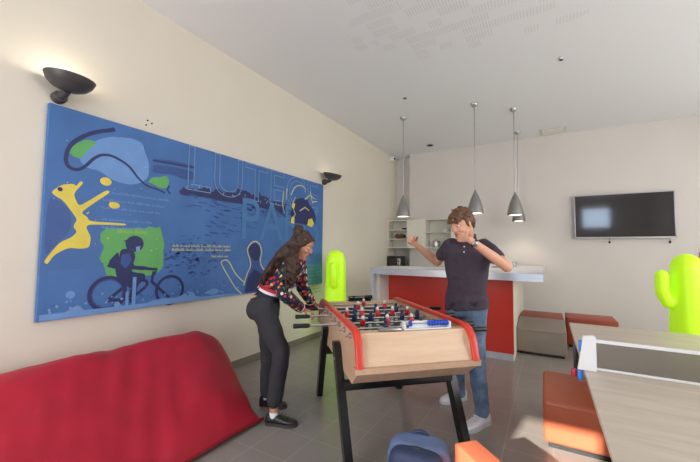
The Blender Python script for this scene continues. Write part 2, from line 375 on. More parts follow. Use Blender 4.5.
# ------------------------------------------------------------------ painting
PY0, PY1, PZ0, PZ1 = .972, 4.4305, .8364, 2.4013
pt = thing('wall_painting', 'long blue printed canvas of a cyclist, river and city on cream wall', 'painting', (0, PY0, PZ0))
b = NB(); box(b, (.004, 0, 0), (.044, PY1-PY0, PZ1-PZ0), .003); obj('canvas', b, K['canvas'], pt, sm=0)
ART = [('navy', (36, 44, 96)), ('dark', (50, 80, 146)), ('light', (106, 150, 208)), ('green', (96, 170, 96)), ('yellow', (224, 206, 84)), ('pale', (126, 160, 202)), ('cream', (196, 200, 160)), ('teal', (72, 122, 177)), ('lime', (140, 190, 70)), ('mid', (68, 112, 176)), ('plum', (58, 92, 154))]
AI = {k: i for i, (k, _) in enumerate(ART)}
ab = NB(); layer = [0]
def T(y, z): return V((.0444+layer[0]*.0001, y-PY0, z-PZ0))
def poly(col, pts, jit=0, up=1):
    layer[0] += up
    if len(pts) > 5:                         # soften the outline
        for _ in range(2):
            q = []
            for i in range(len(pts)):
                p0, p1 = pts[i], pts[(i+1) % len(pts)]; q += [(p0[0]*.82+p1[0]*.18, p0[1]*.82+p1[1]*.18), (p0[0]*.18+p1[0]*.82, p0[1]*.18+p1[1]*.82)]
            pts = q
    P3 = [T(y+rnd.uniform(-jit, jit), z+rnd.uniform(-jit, jit)) for y, z in pts]; vs = [ab.verts.new(p) for p in P3]
    for tri in tessellate_polygon([[V((p.y, p.z, 0)) for p in P3]]):
        f = ab.faces.new([vs[i] for i in tri]); f.material_index = AI[col]
def line(col, pts, w=.008, w2=None, up=1):
    if len(pts) > 4:
        for _ in range(2):
            q = [pts[0]]
            for p0, p1 in zip(pts, pts[1:]): q += [(p0[0]*.75+p1[0]*.25, p0[1]*.75+p1[1]*.25), (p0[0]*.25+p1[0]*.75, p0[1]*.25+p1[1]*.75)]
            pts = q+[pts[-1]]
    layer[0] += up; n = len(pts); w2 = w if w2 is None else w2; L = []; R = []
    for i, (y, z) in enumerate(pts):
        a = pts[max(i-1, 0)]; c = pts[min(i+1, n-1)]; d = V((c[0]-a[0], c[1]-a[1])); d = d.normalized() if d.length else V((1, 0))
        ww = (w+(w2-w)*i/max(1, n-1))/2
        L.append(ab.verts.new(T(y-d.y*ww, z+d.x*ww))); R.append(ab.verts.new(T(y+d.y*ww, z-d.x*ww)))
    for i in range(n-1):
        f = ab.faces.new((L[i], L[i+1], R[i+1], R[i])); f.material_index = AI[col]
def oval(col, c, ry, rz, n=18, j=0, rot=0):
    poly(col, [(c[0]+ry*math.cos(2*PI*i/n)*math.cos(rot)-rz*math.sin(2*PI*i/n)*math.sin(rot), c[1]+ry*math.cos(2*PI*i/n)*math.sin(rot)+rz*math.sin(2*PI*i/n)*math.cos(rot)) for i in range(n)], j)
def ringl(col, c, r, w, n=30):
    line(col, [(c[0]+r*math.cos(2*PI*i/n), c[1]+r*math.sin(2*PI*i/n)) for i in range(n+1)], w)
def dashes(col, y0, y1, z, h, word=(.03, .09), gap=.014):
    y = y0; layer[0] += 1
    while y < y1-.02:
        w = min(rnd.uniform(*word), y1-y); x = y
        while x < y+w:                       # strokes standing for print too small to read
            q = rnd.uniform(.35, 1)*h; poly(col, [(x, z), (x+.006, z), (x+.006, z+q), (x, z+q)], 0, 0); x += .0105
        y += w+gap
def letters(txt, col, y0, z0, hgt, wid, outline):
    cu = bpy.data.curves.new('lettering', 'FONT'); cu.body = txt; cu.size = 1
    if outline: cu.fill_mode = 'NONE'; cu.bevel_depth = .006; cu.bevel_resolution = 0
    o = bpy.data.objects.new('lettering', cu); C.objects.link(o); dg = bpy.context.evaluated_depsgraph_get(); dg.update()
    me = bpy.data.meshes.new_from_object(o.evaluated_get(dg)); layer[0] += 1
    xs = [v.co.x for v in me.vertices]; zs = [v.co.y for v in me.vertices]
    x0, x1, q0, q1 = min(xs), max(xs), min(zs), max(zs); mp = []
    for v in me.vertices: mp.append(ab.verts.new(T(y0+(v.co.x-x0)/(x1-x0)*wid, z0+(v.co.y-q0)/(q1-q0)*hgt)+V((v.co.z*.002, 0, 0))))
    for p in me.polygons:
        try: f = ab.faces.new([mp[i] for i in p.vertices]); f.material_index = AI[col]
        except ValueError: pass
    bpy.data.objects.remove(o); bpy.data.curves.remove(cu); bpy.data.meshes.remove(me)
# tonal patches of the print
poly('mid', [(PY0+.05, PZ0+.12), (PY1-.05, PZ0+.1), (PY1-.05, PZ0+.42), (PY0+.05, PZ0+.36)], 0)
poly('plum', [(0.990, 1.744), (1.105, 1.669), (1.141, 1.582), (1.135, 1.477), (1.047, 1.371), (0.989, 1.284)])
layer[0] += 1
for q in range(170):
    y = rnd.gauss(2.042, .26); z = rnd.gauss(1.249, .09); w = rnd.uniform(.01, .06); h_ = rnd.uniform(.006, .03)
    if y > 1.810: poly('dark', [(y, z), (y+w, z+.004), (y+w*.8, z+h_), (y+w*.2, z+h_*.8)], .004, 0)
poly('light', [(1.165, 2.027), (1.193, 2.100), (1.233, 2.174), (1.298, 2.231), (1.377, 2.273), (1.540, 2.305), (1.623, 2.288), (1.651, 2.206), (1.689, 2.126), (1.690, 1.997), (1.627, 1.934), (1.547, 1.901), (1.415, 1.908), (1.300, 1.974), (1.213, 1.978)])
poly('green', [(1.092, 2.085), (1.150, 2.155), (1.203, 2.197), (1.256, 2.203), (1.271, 2.184), (1.208, 2.104), (1.178, 2.035), (1.120, 2.049)])
poly('green', [(1.682, 1.952), (1.722, 2.003), (1.787, 2.010), (1.852, 2.044), (1.884, 1.994), (1.860, 1.922), (1.791, 1.914), (1.738, 1.939)])
line('navy', [(1.399, 2.340), (1.355, 2.316), (1.315, 2.301), (1.229, 2.254), (1.149, 2.185), (1.104, 2.125), (1.082, 2.050), (1.085, 1.983), (1.116, 1.949), (1.169, 1.951), (1.213, 1.994), (1.257, 2.060), (1.313, 2.108), (1.395, 2.117), (1.494, 2.076), (1.540, 2.042), (1.602, 1.967), (1.676, 1.913), (1.765, 1.902), (1.845, 1.877)], .034, .014)
line('navy', [(1.883, 1.953), (1.866, 1.910), (1.895, 1.874)], .016)
poly('yellow', [(1.009, 1.759), (1.067, 1.820), (1.140, 1.840), (1.154, 1.821), (1.182, 1.869), (1.203, 1.857), (1.157, 1.790), (1.144, 1.753), (1.180, 1.673), (1.246, 1.727), (1.361, 1.828), (1.392, 1.815), (1.270, 1.703), (1.194, 1.626), (1.240, 1.596), (1.253, 1.564), (1.517, 1.567), (1.523, 1.550), (1.254, 1.542), (1.232, 1.517), (1.270, 1.443), (1.263, 1.361), (1.206, 1.350), (1.130, 1.359), (1.050, 1.308), (1.010, 1.236), (0.992, 1.257), (1.011, 1.296), (1.076, 1.397), (1.148, 1.438), (1.178, 1.479), (1.150, 1.517), (1.174, 1.571), (1.150, 1.609), (1.082, 1.706), (1.030, 1.734)])
oval('yellow', (1.353, 1.895), .042, .034); oval('yellow', (1.423, 1.710), .042, .028); oval('navy', (1.060, 1.785), .016, .016)
poly('green', [(1.339, 1.515), (1.452, 1.533), (1.646, 1.534), (1.830, 1.564), (1.853, 1.352), (1.849, 1.134), (1.664, 1.119), (1.496, 1.135), (1.399, 1.112), (1.365, 1.209), (1.338, 1.265), (1.352, 1.376)], .012)
dashes('lime', 1.454, 1.692, 1.484, .05, (.12, .16))
for k in range(5):
    dashes('light', 1.338+(.06 if k == 0 else 0), 1.903-.05*k, 1.802-.064*k-.03*(k > 2), .022)
# the cyclist
RW = (1.543 - 1.285)/2
ringl('navy', (1.408, 0.862+RW), RW, .030); ringl('navy', (1.930, 0.842+RW), RW, .026); ringl('dark', (1.408, 0.862+RW), RW*.86, .010)
for p in ([(1.407, 0.937), (1.579, 0.925), (1.756, 1.061), (1.601, 1.099), (1.579, 0.925)], [(1.601, 1.099), (1.407, 0.937)], [(1.770, 1.153), (1.756, 1.061), (1.925, 0.899)], [(1.701, 1.179), (1.797, 1.170), (1.776, 1.125)]): line('navy', p, .026)
poly('navy', [(1.484, 1.349), (1.574, 1.361), (1.609, 1.294), (1.587, 1.210), (1.689, 1.202), (1.739, 1.182), (1.679, 1.166), (1.576, 1.180), (1.590, 1.155), (1.692, 1.138), (1.700, 1.095), (1.631, 1.037), (1.620, 0.890), (1.572, 0.896), (1.579, 1.026), (1.481, 1.069), (1.448, 1.189), (1.478, 1.257)])
poly('navy', [(1.391, 1.208), (1.411, 1.264), (1.465, 1.327), (1.499, 1.230), (1.462, 1.185)])
oval('navy', (1.596, 1.397), .075, .07); poly('navy', [(1.504, 1.421), (1.592, 1.446), (1.651, 1.411), (1.648, 1.380), (1.563, 1.387)])
poly('dark', [(1.496, 1.306), (1.556, 1.316), (1.579, 1.250), (1.531, 1.186), (1.489, 1.231)])
poly('pale', [(1.606, 1.370), (1.644, 1.380), (1.637, 1.334), (1.612, 1.330)])
line('light', [(1.608, 1.112), (1.607, 0.869)], .03); line('light', [(1.552, 0.994), (1.553, 0.877)], .024)
poly('light', [(0.993, 0.844), (1.057, 0.851), (1.108, 0.865), (1.168, 0.909), (1.216, 0.929), (1.272, 0.855), (1.338, 0.869), (1.447, 0.874), (1.483, 0.928), (1.525, 0.863), (1.596, 0.875), (1.671, 0.861), (1.804, 0.899), (1.900, 0.902), (2.002, 0.890), (2.081, 0.924), (2.169, 0.940), (2.201, 0.878), (2.408, 0.855), (2.410, 0.842), (1.630, 0.842), (0.993, 0.842)], .004)
oval('light', (1.157, 1.009), .03, .03); oval('light', (2.374, 0.907), .05, .02); oval('light', (2.408, 0.909), .07, .03)
poly('light', [(PY0+.01, PZ0+.004), (PY0+1.9, PZ0+.004), (PY0+1.6, PZ0+.03), (PY0+.01, PZ0+.05)])
layer[0] += 1
for q in range(90):
    y = PY0+.05+rnd.random()**1.3*2.3; z = PZ0+.05+abs(rnd.gauss(0, .06)); k = rnd.uniform(.003, .014)
    poly(rnd.choice(('light', 'pale', 'light', 'dark')), [(y-k, z), (y, z-k*.8), (y+k, z), (y, z+k)], 0, 0)
for q in range(30):
    y = PY0+.04+rnd.random()*.9; z = PZ0+.5+rnd.random()*.9; k = rnd.uniform(.002, .008)
    poly(rnd.choice(('yellow', 'light')), [(y-k, z), (y, z-k), (y+k, z), (y, z+k)], 0, 0)
# bridge, skyline and its reflections
poly('dark', [(1.719, 2.173), (1.915, 2.197), (2.128, 2.201), (2.130, 2.162), (1.917, 2.157), (1.720, 2.145)]); poly('navy', [(1.719, 2.164), (2.129, 2.186), (2.130, 2.172), (1.719, 2.151)])
poly('dark', [(1.721, 2.119), (1.918, 2.137), (2.131, 2.141), (2.135, 2.049), (1.993, 2.043), (1.921, 2.070), (1.724, 2.040)])
sk = [(1.980, 1.904), (2.052, 1.943), (2.147, 1.937), (2.225, 1.964), (2.265, 1.992), (2.329, 1.965), (2.437, 1.982), (2.674, 1.979), (2.723, 2.026), (2.854, 2.022), (2.995, 1.982), (3.111, 2.016), (3.300, 1.969), (3.572, 1.965)]
up = []
for (y, z), (y2, z2) in zip(sk, sk[1:]):
    for q in range(5):
        f = q/5; up.append((y+(y2-y)*f, z+(z2-z)*f+rnd.choice((0, .015, .04, .02, .09 if q == 2 else .03))))
poly('navy', up+[(3.648, 1.867), (3.239, 1.862), (2.998, 1.888), (2.780, 1.887), (2.487, 1.882), (2.269, 1.897), (1.999, 1.880)])
layer[0] += 1
for q in range(60):
    y = rnd.uniform(2.041, 3.646); z = 1.924-rnd.uniform(.02, .15); w = rnd.uniform(.03, .12); line('dark', [(y, z), (y+w, z+.002)], .01, None, 0)
layer[0] += 1
for q in range(34):
    y = rnd.uniform(2.274, 2.999); z = 1.607-rnd.uniform(-.2, .12); w = rnd.uniform(.04, .1); line('dark', [(y, z), (y+w, z-.012)], .009, None, 0)
layer[0] += 1
for q in range(26): 
    y = rnd.uniform(2.041, 3.503); z = 1.952+rnd.uniform(-.02, .04); poly('pale', [(y, z), (y+.012, z), (y+.012, z+.02), (y, z+.02)], 0, 0)
# big display lettering
letters('PARIS', 'teal', 2.774, 1.472, .50, 4.298 - 2.774, False)
letters('LUTECE', 'pale', 2.067, 1.940, .46, 4.278 - 2.067, True)
# quotation
dashes('cream', 1.930, 2.615, 1.377, .03, (.06, .16), .016)
dashes('cream', 1.930, 2.615, 1.336, .03, (.06, .16), .016)
dashes('cream', 2.374, 2.585, 1.270, .03, (.05, .1), .014)
# standing figure drawn in outline, raised arm
poly('dark', [(2.828, 0.842), (2.875, 1.013), (2.923, 1.167), (2.903, 1.259), (2.862, 1.350), (2.903, 1.417), (2.985, 1.456), (3.061, 1.420), (3.099, 1.321), (3.062, 1.214), (3.130, 1.104), (3.332, 0.983), (3.336, 0.871), (3.035, 0.842)])
poly('navy', [(2.884, 1.342), (2.914, 1.409), (2.991, 1.435), (3.061, 1.403), (3.082, 1.321), (3.055, 1.236), (2.999, 1.215), (2.931, 1.250)]) 
poly('navy', [(2.849, 0.853), (2.885, 1.013), (2.980, 1.124), (3.096, 1.063), (3.150, 0.865)])
line('cream', [(2.825, 0.936), (2.862, 1.055), (2.934, 1.167), (2.903, 1.259), (2.857, 1.350), (2.903, 1.425), (2.985, 1.465), (3.066, 1.429), (3.105, 1.321), (3.068, 1.214), (3.130, 1.109), (3.345, 0.991)], .016)
line('cream', [(2.798, 0.842), (2.712, 0.912), (2.663, 0.971), (2.592, 1.067), (2.505, 1.187), (2.495, 1.225), (2.559, 1.246), (2.609, 1.215), (2.681, 1.098), (2.754, 1.029), (2.841, 0.967)], .014)
# ornate statue and dome in yellow and navy
poly('navy', [(3.634, 1.851), (3.681, 2.003), (3.792, 2.102), (3.993, 2.119), (4.081, 2.026), (4.196, 1.959), (4.237, 1.775), (3.963, 1.724), (3.727, 1.737)], .01)
for p in ([(3.482, 2.135), (3.460, 1.975), (3.505, 1.853)], [(3.550, 2.203), (3.534, 2.033)], [(3.640, 2.120), (3.696, 2.237), (3.826, 2.299), (3.964, 2.271), (3.949, 2.206)], [(3.651, 1.756), (3.738, 1.861), (3.659, 1.976), (3.730, 2.108)], [(3.952, 2.103), (4.076, 2.184), (4.209, 2.138)], [(4.075, 2.236), (4.140, 2.060)], [(4.140, 2.086), (4.255, 2.112)], [(3.837, 1.921), (3.956, 1.985), (4.057, 1.945)]): line('cream', p, .02, .012)
poly('yellow', [(4.013, 1.727), (4.044, 1.813), (4.129, 1.841), (4.184, 1.771), (4.133, 1.704)], .006); poly('yellow', [(3.638, 1.730), (3.664, 1.820), (3.724, 1.806), (3.712, 1.726)], .004); poly('yellow', [(3.660, 1.951), (3.673, 2.017), (3.726, 2.013), (3.713, 1.933)], .004)
# green patterned block low on the right
poly('teal', [(3.864, 0.842), (3.853, 1.107), (4.105, 1.149), (4.418, 1.211), (4.425, 0.845)])
for k in range(9):
    dashes('green', 3.876, 4.388, 1.063-.05*k+.05, .026, (.08, .2), .03)

pr = obj('printed_artwork', ab, [mat('print_'+k, c, .55, var=.06, scale=9) for k, c in ART], pt, sm=0)
t = thing('wall_plug', 'tiny dark screw plugs in the cream wall just above the painting', 'screws', (0, 1.670, 2.474))
for k, (dy, dz) in enumerate(((0, 0), (.012, .045), (.05, .03))):
    b = NB(); lathe(b, [(.007, 0), (.007, .006), (.004, .009)], (0, dy, dz), axis=(1, 0, 0), n=12); obj('screw', b, K['hole'], t)
# ------------------------------------------------------------------ television
TX0, TX1, TZ0, TZ1 = 3.56, 4.919, 1.613, 2.379
t = thing('television', 'large dark flat television mounted on the pale back wall', 'television', ((TX0+TX1)/2, DB, TZ0))
w = (TX1-TX0)/2; h = TZ1-TZ0
b = NB(); box(b, (-.25, -.03, h*.3), (.25, 0, h*.75), .005); box(b, (-w+.03, -.055, .03), (w-.03, -.025, h-.03), .01); obj('wall_bracket', b, K['black'], t)
b = NB()
for lo, hi in (((-w, -.085, 0), (w, -.05, .022)), ((-w, -.085, h-.014), (w, -.05, h)), ((-w, -.085, 0), (-w+.016, -.05, h)), ((w-.016, -.085, 0), (w, -.05, h))): box(b, lo, hi, .003)
obj('bezel', b, K['tvframe'], t)
b = NB(); box(b, (-w+.014, -.080, .02), (w-.014, -.052, h-.012), .002); obj('screen', b, K['screen'], t, sm=0)
for x in (-.18, .60):
    b = NB(); tube(b, [(x, -.06, .01), (x, -.06, -.05)], .003, 6); blob(b, (x, -.06, -.068), (1, 0, 0), (0, 1, 0), (0, 0, 1), .017, .017, .022); obj('pull_cord', b, K['black'], t)

# ------------------------------------------------------------------ bar counter
BX0, BX1 = 1.0, 2.74
t = thing('bar_counter', 'red-fronted bar counter with thick silver top behind the young man', 'counter', (1.0, 4.32, 0))
def Lb(x, y, z): return (x-1.0, y-4.32, z)
b = NB(); box(b, Lb(1.05, 4.74, .085), Lb(BX1, 4.78, 1.03), .002); obj('front_panel', b, K['red_panel'], t, sm=0)
b = NB(); box(b, Lb(1.05, 4.75, 0), Lb(BX1-.01, 4.79, .085)); obj('kickboard', b, K['counter'], t, sm=0)
obj('side_panel', box(NB(), Lb(BX1-.03, 4.782, 0), Lb(BX1, 6.9, 1.03)), K['shelfwhite'], t, sm=0)
obj('side_panel', box(NB(), Lb(1.05, 4.792, 0), Lb(1.09, 5.1, 1.03)), K['shelfwhite'], t, sm=0)
b = NB(); prism(b, [Lb(*p, 0)[:2] for p in ((.95, 4.32), (3.077, 4.32), (3.077, 6.95), (2.25, 6.95), (2.25, 5.15), (.95, 5.15))], 2, 1.03, 1.116)
obj('countertop', b, K['counter'], t, sm=0)
b = NB(); box(b, Lb(.95, 4.33, 0), Lb(.99, 5.14, 1.03)); obj('end_panel', b, K['counter'], t, sm=0)
b = NB(); box(b, Lb(.992, 4.42, 0), Lb(1.048, 5.1, 1.03)); obj('end_infill', b, K['wall_grey'], t, sm=0)

# small things left on the bar
def tumbler(x, y, label):
    b = NB(); lathe(b, [(.026, 0), (.034, .10), (.031, .10), (.024, .008)], n=20); return tag(obj('drinking_glass', b, K['glass'], loc=(x, y, 1.1165)), label, 'glass', 'glasses on the bar')
tumbler(2.60, 5.55, 'clear glass on the bar beside the raised elbow, nearer the man')
tumbler(2.70, 5.62, 'clear glass on the bar beside the raised elbow, nearer the bar end')
b = NB(); lathe(b, [(.05, 0), (.06, .006), (.10, .022), (.115, .035), (.108, .035), (.09, .02), (.0, .01)], n=28); tag(obj('plate', b, K['white'], loc=(2.43, 5.75, 1.1165)), 'white shallow dish on the bar, under the raised forearm', 'dish')

# ------------------------------------------------------------------ wall cabinet and what stands in it
t = thing('wall_cabinet', 'cream wall cabinet with open shelves around one closed door', 'cabinet', (.0, 7.36, 1.42))
def side(x): return box(NB(), (x-.009, -.30, 0), (x+.009, 0, .62))
for x in (.012, .475, .88, 1.43): obj('side_panel', side(x), K['shelfwhite'], t, sm=0)
for z in (.009, .611):
    obj('carcass_board', box(NB(), (.0, -.302, z-.009), (1.44, 0, z+.009)), K['shelfwhite'], t, sm=0)
for x0, x1, z in ((.022, .466, .2), (.022, .466, .40), (.89, 1.42, .34)):
    obj('shelf', box(NB(), (x0, -.29, z-.008), (x1, 0, z+.008)), K['shelfwhite'], t, sm=0)
obj('back_panel', box(NB(), (.0, -.004, 0), (1.44, 0.0, .62)), K['shelfwhite'], t, sm=0)
d = obj('door', box(NB(), (.468, -.322, .0), (.876, -.303, .62), .002), K['shelfwhite'], t, sm=0)
b = NB(); tube(b, [(.50, -.324, .05), (.50, -.34, .05), (.50, -.34, .15), (.50, -.324, .15)], .005, 8); obj('handle', b, K['steel'], d)
def bowl(x, y, z, r, m, label):
    b = NB(); lathe(b, [(r*.4, 0), (r*.75, r*.2), (r, r*.6), (r*.94, r*.6), (r*.68, r*.24), (.0, r*.1)], n=26)
    return tag(obj('bowl', b, m, loc=(x, y, z)), label, 'bowl')
ZC = 1.42
bowl(.25, 7.20, ZC+.209, .13, K['bowl'], 'wide brown fruit bowl on the left open shelf')
for k, (x, y) in enumerate(((.20, 7.17), (.29, 7.17), (.25, 7.24))):
    b = NB(); blob(b, (0, 0, .036), (1, 0, 0), (0, 1, 0), (0, 0, 1), .04, .04, .036); fr = obj('red_fruit', b, K['fruit'], loc=(x, y, ZC+.25))
    tag(fr, ('red fruit in the brown shelf bowl, left one', 'red fruit in the brown shelf bowl, right one', 'red fruit in the brown shelf bowl, rear one')[k], 'fruit', 'fruit in the shelf bowl')
bowl(.36, 7.2, ZC+.409, .07, K['char'], 'small dark bowl on the upper left open shelf')
t = thing('kettle', 'small shiny metal kettle on the lower right cabinet shelf', 'kettle', (1.07, 7.18, ZC+.0185))
b = NB(); lathe(b, [(.055, 0), (.062, .02), (.06, .10), (.045, .15), (.02, .165), (.012, .18)], n=24); obj('body', b, K['steel'], t)
b = NB(); tube(b, [(.05, 0, .13), (.09, 0, .12), (.09, 0, .05), (.058, 0, .03)], .008, 8); obj('handle', b, K['black'], t)
bowl(1.28, 7.2, ZC+.349, .085, K['white'], 'white bowl on the upper right open cabinet shelf')
# rear worktop with a dark basket
t = thing('rear_worktop', 'low cream kitchen worktop against the back wall behind the bar', 'worktop', (.0, 7.36, 0))
obj('cupboard_body', box(NB(), (.02, -.58, .08), (2.0, -.02, .90)), K['shelfwhite'], t, sm=0)
obj('plinth', box(NB(), (.04, -.54, 0), (1.98, -.05, .08)), K['base'], t, sm=0)
obj('worktop_board', box(NB(), (.01, -.60, .90), (2.02, -.02, .94), .003), K['counter'], t, sm=0)
t = thing('microwave_oven', 'small dark oven on the rear worktop below the open shelves', 'oven', (.17, 7.16, .94))
b = NB(); box(b, (-.15, -.14, .01), (.17, .14, .30), .012); 
for x in (-.12, .14):
    for y in (-.11, .11): box(b, (x-.012, y-.012, 0), (x+.012, y+.012, .012))
obj('casing', b, K['black'], t)
b = NB(); box(b, (-.13, -.15, .05), (.07, -.14, .25), .004); dd = obj('door', b, K['char'], t); b = NB(); box(b, (-.11, -.154, .08), (.05, -.15, .22)); obj('window_pane', b, K['basket'], dd)
b = NB(); box(b, (.09, -.148, .05), (.16, -.14, .25), .003); pl = obj('control_panel', b, K['steel'], t)
for z in (.10, .19): b = NB(); lathe(b, [(.02, 0), (.018, .015)], (.125, -.148, z), axis=(0, -1, 0), n=16); obj('knob', b, K['black'], pl)

# ------------------------------------------------------------------ vinyl seat blocks
def pouf(w, d, zf, zb, m, label, loc, rotz=0, r=.03):
    """padded block, seat rising from front (local -y) to back"""
    t = thing('padded_pouf', label, 'pouf', loc, rotz, 'vinyl seat blocks')
    tb = NB(); n = 10; prof = [(-d/2, .035), (-d/2, zf), (d/2, zb), (d/2, .035)]
    rings(tb, [[(x, y, z) for y, z in prof] for x in (-w/2, w/2)])
    bmesh.ops.recalc_face_normals(tb, faces=tb.faces)
    bmesh.ops.bevel(tb, geom=tb.edges[:], offset=r, segments=4, profile=.5, affect='EDGES')
    obj('cushion_body', tb, m, t, sm=60)
    b = NB(); box(b, (-w/2+.03, -d/2+.03, 0), (w/2-.03, d/2-.03, .05)); obj('plinth', b, K['black'], t, sm=0)
    b = NB(); z = zf+.002; hw = w/2+.001; tube(b, [(-hw+.03, -d/2-.001, zf-.028), (hw-.03, -d/2-.001, zf-.028)], .004, 6); obj('seam', b, m, t)
    return t
pouf(.575, .50, .345, .42, K['taupe'], 'taupe grey vinyl pouf at the right end of the bar', (3.03, 5.41, 0), 0, .014)
pouf(.55, .58, .42, .42, K['brown'], 'russet pouf standing behind the taupe grey one', (3.035, 5.965, 0), 0, .014)
pouf(.60, .50, .42, .42, K['brown'], 'russet pouf by the back wall, right of the taupe one', (3.645, 6.12, 0), 0, .014)
pouf(.75, .44, .325, .41, K['orange'], 'terracotta pouf half under the tennis table, sunlit low on its front', (3.445, 3.02, 0))
pouf(.13, .62, .42, .42, K['orange'], 'narrow terracotta seat block in the foreground beside the blue backpack', (2.968, 1.586, 0), math.radians(46), .014)

# ------------------------------------------------------------------ table-tennis table with its net
QX0, QX1, QY0, QY1, QZ = 3.27, 4.795, .79, 3.50, .76
t = thing('table_tennis_table', 'greige wood-grain table tennis table filling the right foreground', 'table', ((QX0+QX1)/2, (QY0+QY1)/2, 0))
hw, hd = (QX1-QX0)/2, (QY1-QY0)/2
b = NB(); box(b, (-hw, -hd, QZ-.022), (hw, hd, QZ), .003); obj('tabletop', b, K['grain'], t)
b = NB()
for lo, hi in (((-hw+.015, -hd+.015, QZ-.05), (-hw+.045, hd-.015, QZ-.022)), ((hw-.045, -hd+.015, QZ-.05), (hw-.015, hd-.015, QZ-.022)), ((-hw+.015, hd-.045, QZ-.05), (hw-.015, hd-.015, QZ-.022)), ((-hw+.015, -hd+.015, QZ-.05), (hw-.015, -hd+.045, QZ-.022))): box(b, lo, hi)
obj('apron', b, K['char'], t, sm=0)
for sx in (-1, 1):
    for y in (-hd+.25, hd-.04):
        b = NB(); box(b, (sx*(hw-.04)-.018, y-.018, 0), (sx*(hw-.04)+.018, y+.018, QZ-.05), .004); obj('leg', b, K['char'], t)
t = thing('table_tennis_net', 'low grey mesh net with white tape clamped across the tennis table', 'net', (QX0, 2.16, QZ))
b = NB(); box(b, (.045, -.0015, .012), (QX1-QX0-.03, .0015, .150)); obj('mesh', b, K['net'], t, sm=0)
b = NB(); box(b, (.045, -.004, .140), (QX1-QX0-.03, .004, .156)); obj('top_tape', b, K['white'], t, sm=0)
b = NB(); box(b, (.045, -.004, .004), (QX1-QX0-.03, .004, .015)); obj('bottom_tape', b, K['white'], t, sm=0)
for s in (0, 1):
    x0 = 0 if s == 0 else QX1-QX0
    def X(v): return x0+v if s == 0 else x0-v
    b = NB(); prism(b, [(X(-.028), .002), (X(.052), .002), (X(.052), .172), (X(.036), .178), (X(-.002), .172)], 1, -.032, -.004); pp = obj('post_cover', b, K['white'], t, sm=0)
    b = NB(); box(b, tuple(sorted((X(-.02), X(-.003)))) [:1]+(-.03, .09), (max(X(-.02), X(-.003)), .005, .145), .004); obj('blue_catch', b, K['blueclip'], pp)
    b = NB(); box(b, (min(X(-.03), X(-.006)), -.03, -.055), (max(X(-.03), X(-.006)), .01, .0), .006); obj('blue_clamp', b, K['blueclip'], t)
    b = NB(); box(b, (min(X(-.055), X(-.03)), .0, -.05), (max(X(-.055), X(-.03)), .03, -.01), .008); obj('red_lever', b, K['redclip'], t)

# ------------------------------------------------------------------ cactus lamps
def cactus(loc, rotz, label):
    t = thing('cactus_lamp', label, 'lamp', loc, rotz, 'fluorescent green cactus lamps')
    b = NB(); H_ = 1.36; X, Y = V((1, 0, 0)), V((0, 1, 0)); rs = []
    for z, rx, ry in ((0, .150, .12), (.05, .152, .125), (.5, .140, .12), (.9, .130, .115), (1.18, .122, .11), (1.26, .112, .10), (1.315, .088, .08), (1.345, .05, .045), (1.36, .02, .015)): rs.append(ell((0, 0, z), X, Y, rx*.94, ry*1.3, 28, .72))
    rings(b, rs)
    for s, z0, z1, o in ((-1, .87, 1.14, .205), (1, .93, 1.20, .21)):
        P = [(s*.08, 0, z0+.02), (s*.16, 0, z0), (s*(o-.03), 0, z0+.03), (s*o, 0, z0+.11)]
        for p, q in zip(P, P[1:]): capsule(b, p, q, .060, .060, 16)
        capsule(b, (s*o, 0, z0+.11), (s*o, 0, z1), .060, .056, 16)
    obj('cactus_body', remesh(b, .012, 6), K['cactus'], t)
    b = NB(); lathe(b, [(.10, .0), (.10, .012)], (0, 0, -.0), n=24); obj('base_plate', b, K['white'], t)
    return t
cactus((4.32, 4.62, 0), math.radians(14), 'glowing green cactus lamp behind the table tennis table')
cactus((.40, 4.27, 0), math.radians(112), 'glowing green cactus lamp against the cream wall by the painting')

# ------------------------------------------------------------------ fire extinguisher and sign at the right edge
t = thing('fire_extinguisher', 'red fire extinguisher on the back wall behind the right cactus lamp', 'extinguisher', (5.22, 7.26, .62))
b = NB(); lathe(b, [(.07, 0), (.085, .02), (.085, .42), (.07, .49), (.03, .52)], n=26); obj('cylinder_body', b, K['extred'], t)
b = NB(); lathe(b, [(.03, .52), (.03, .57)], n=16); box(b, (-.02, -.10, .57), (.02, .04, .60), .006); tube(b, [(0, -.03, .56), (-.10, -.05, .50), (-.115, -.05, .25)], .012, 8); obj('valve', b, K['black'], t)
b = NB(); box(b, (-.02, .08, .2), (.02, .104, .5)); obj('bracket', b, K['black'], t)
t = thing('wall_sign', 'small square red sign on the back wall beside the right cactus lamp', 'sign', (5.27, DB, 1.24))
b = NB(); box(b, (-.08, -.012, 0), (.08, 0, .14), .002); obj('sign_plate', b, K['signred'], t, sm=0)
b = NB(); prism(b, [(-.02, .03), (.02, .03), (.02, .10), (.008, .115), (-.008, .115), (-.02, .10)], 1, -.0135, -.012); obj('pictogram', b, K['white'], t, sm=0)

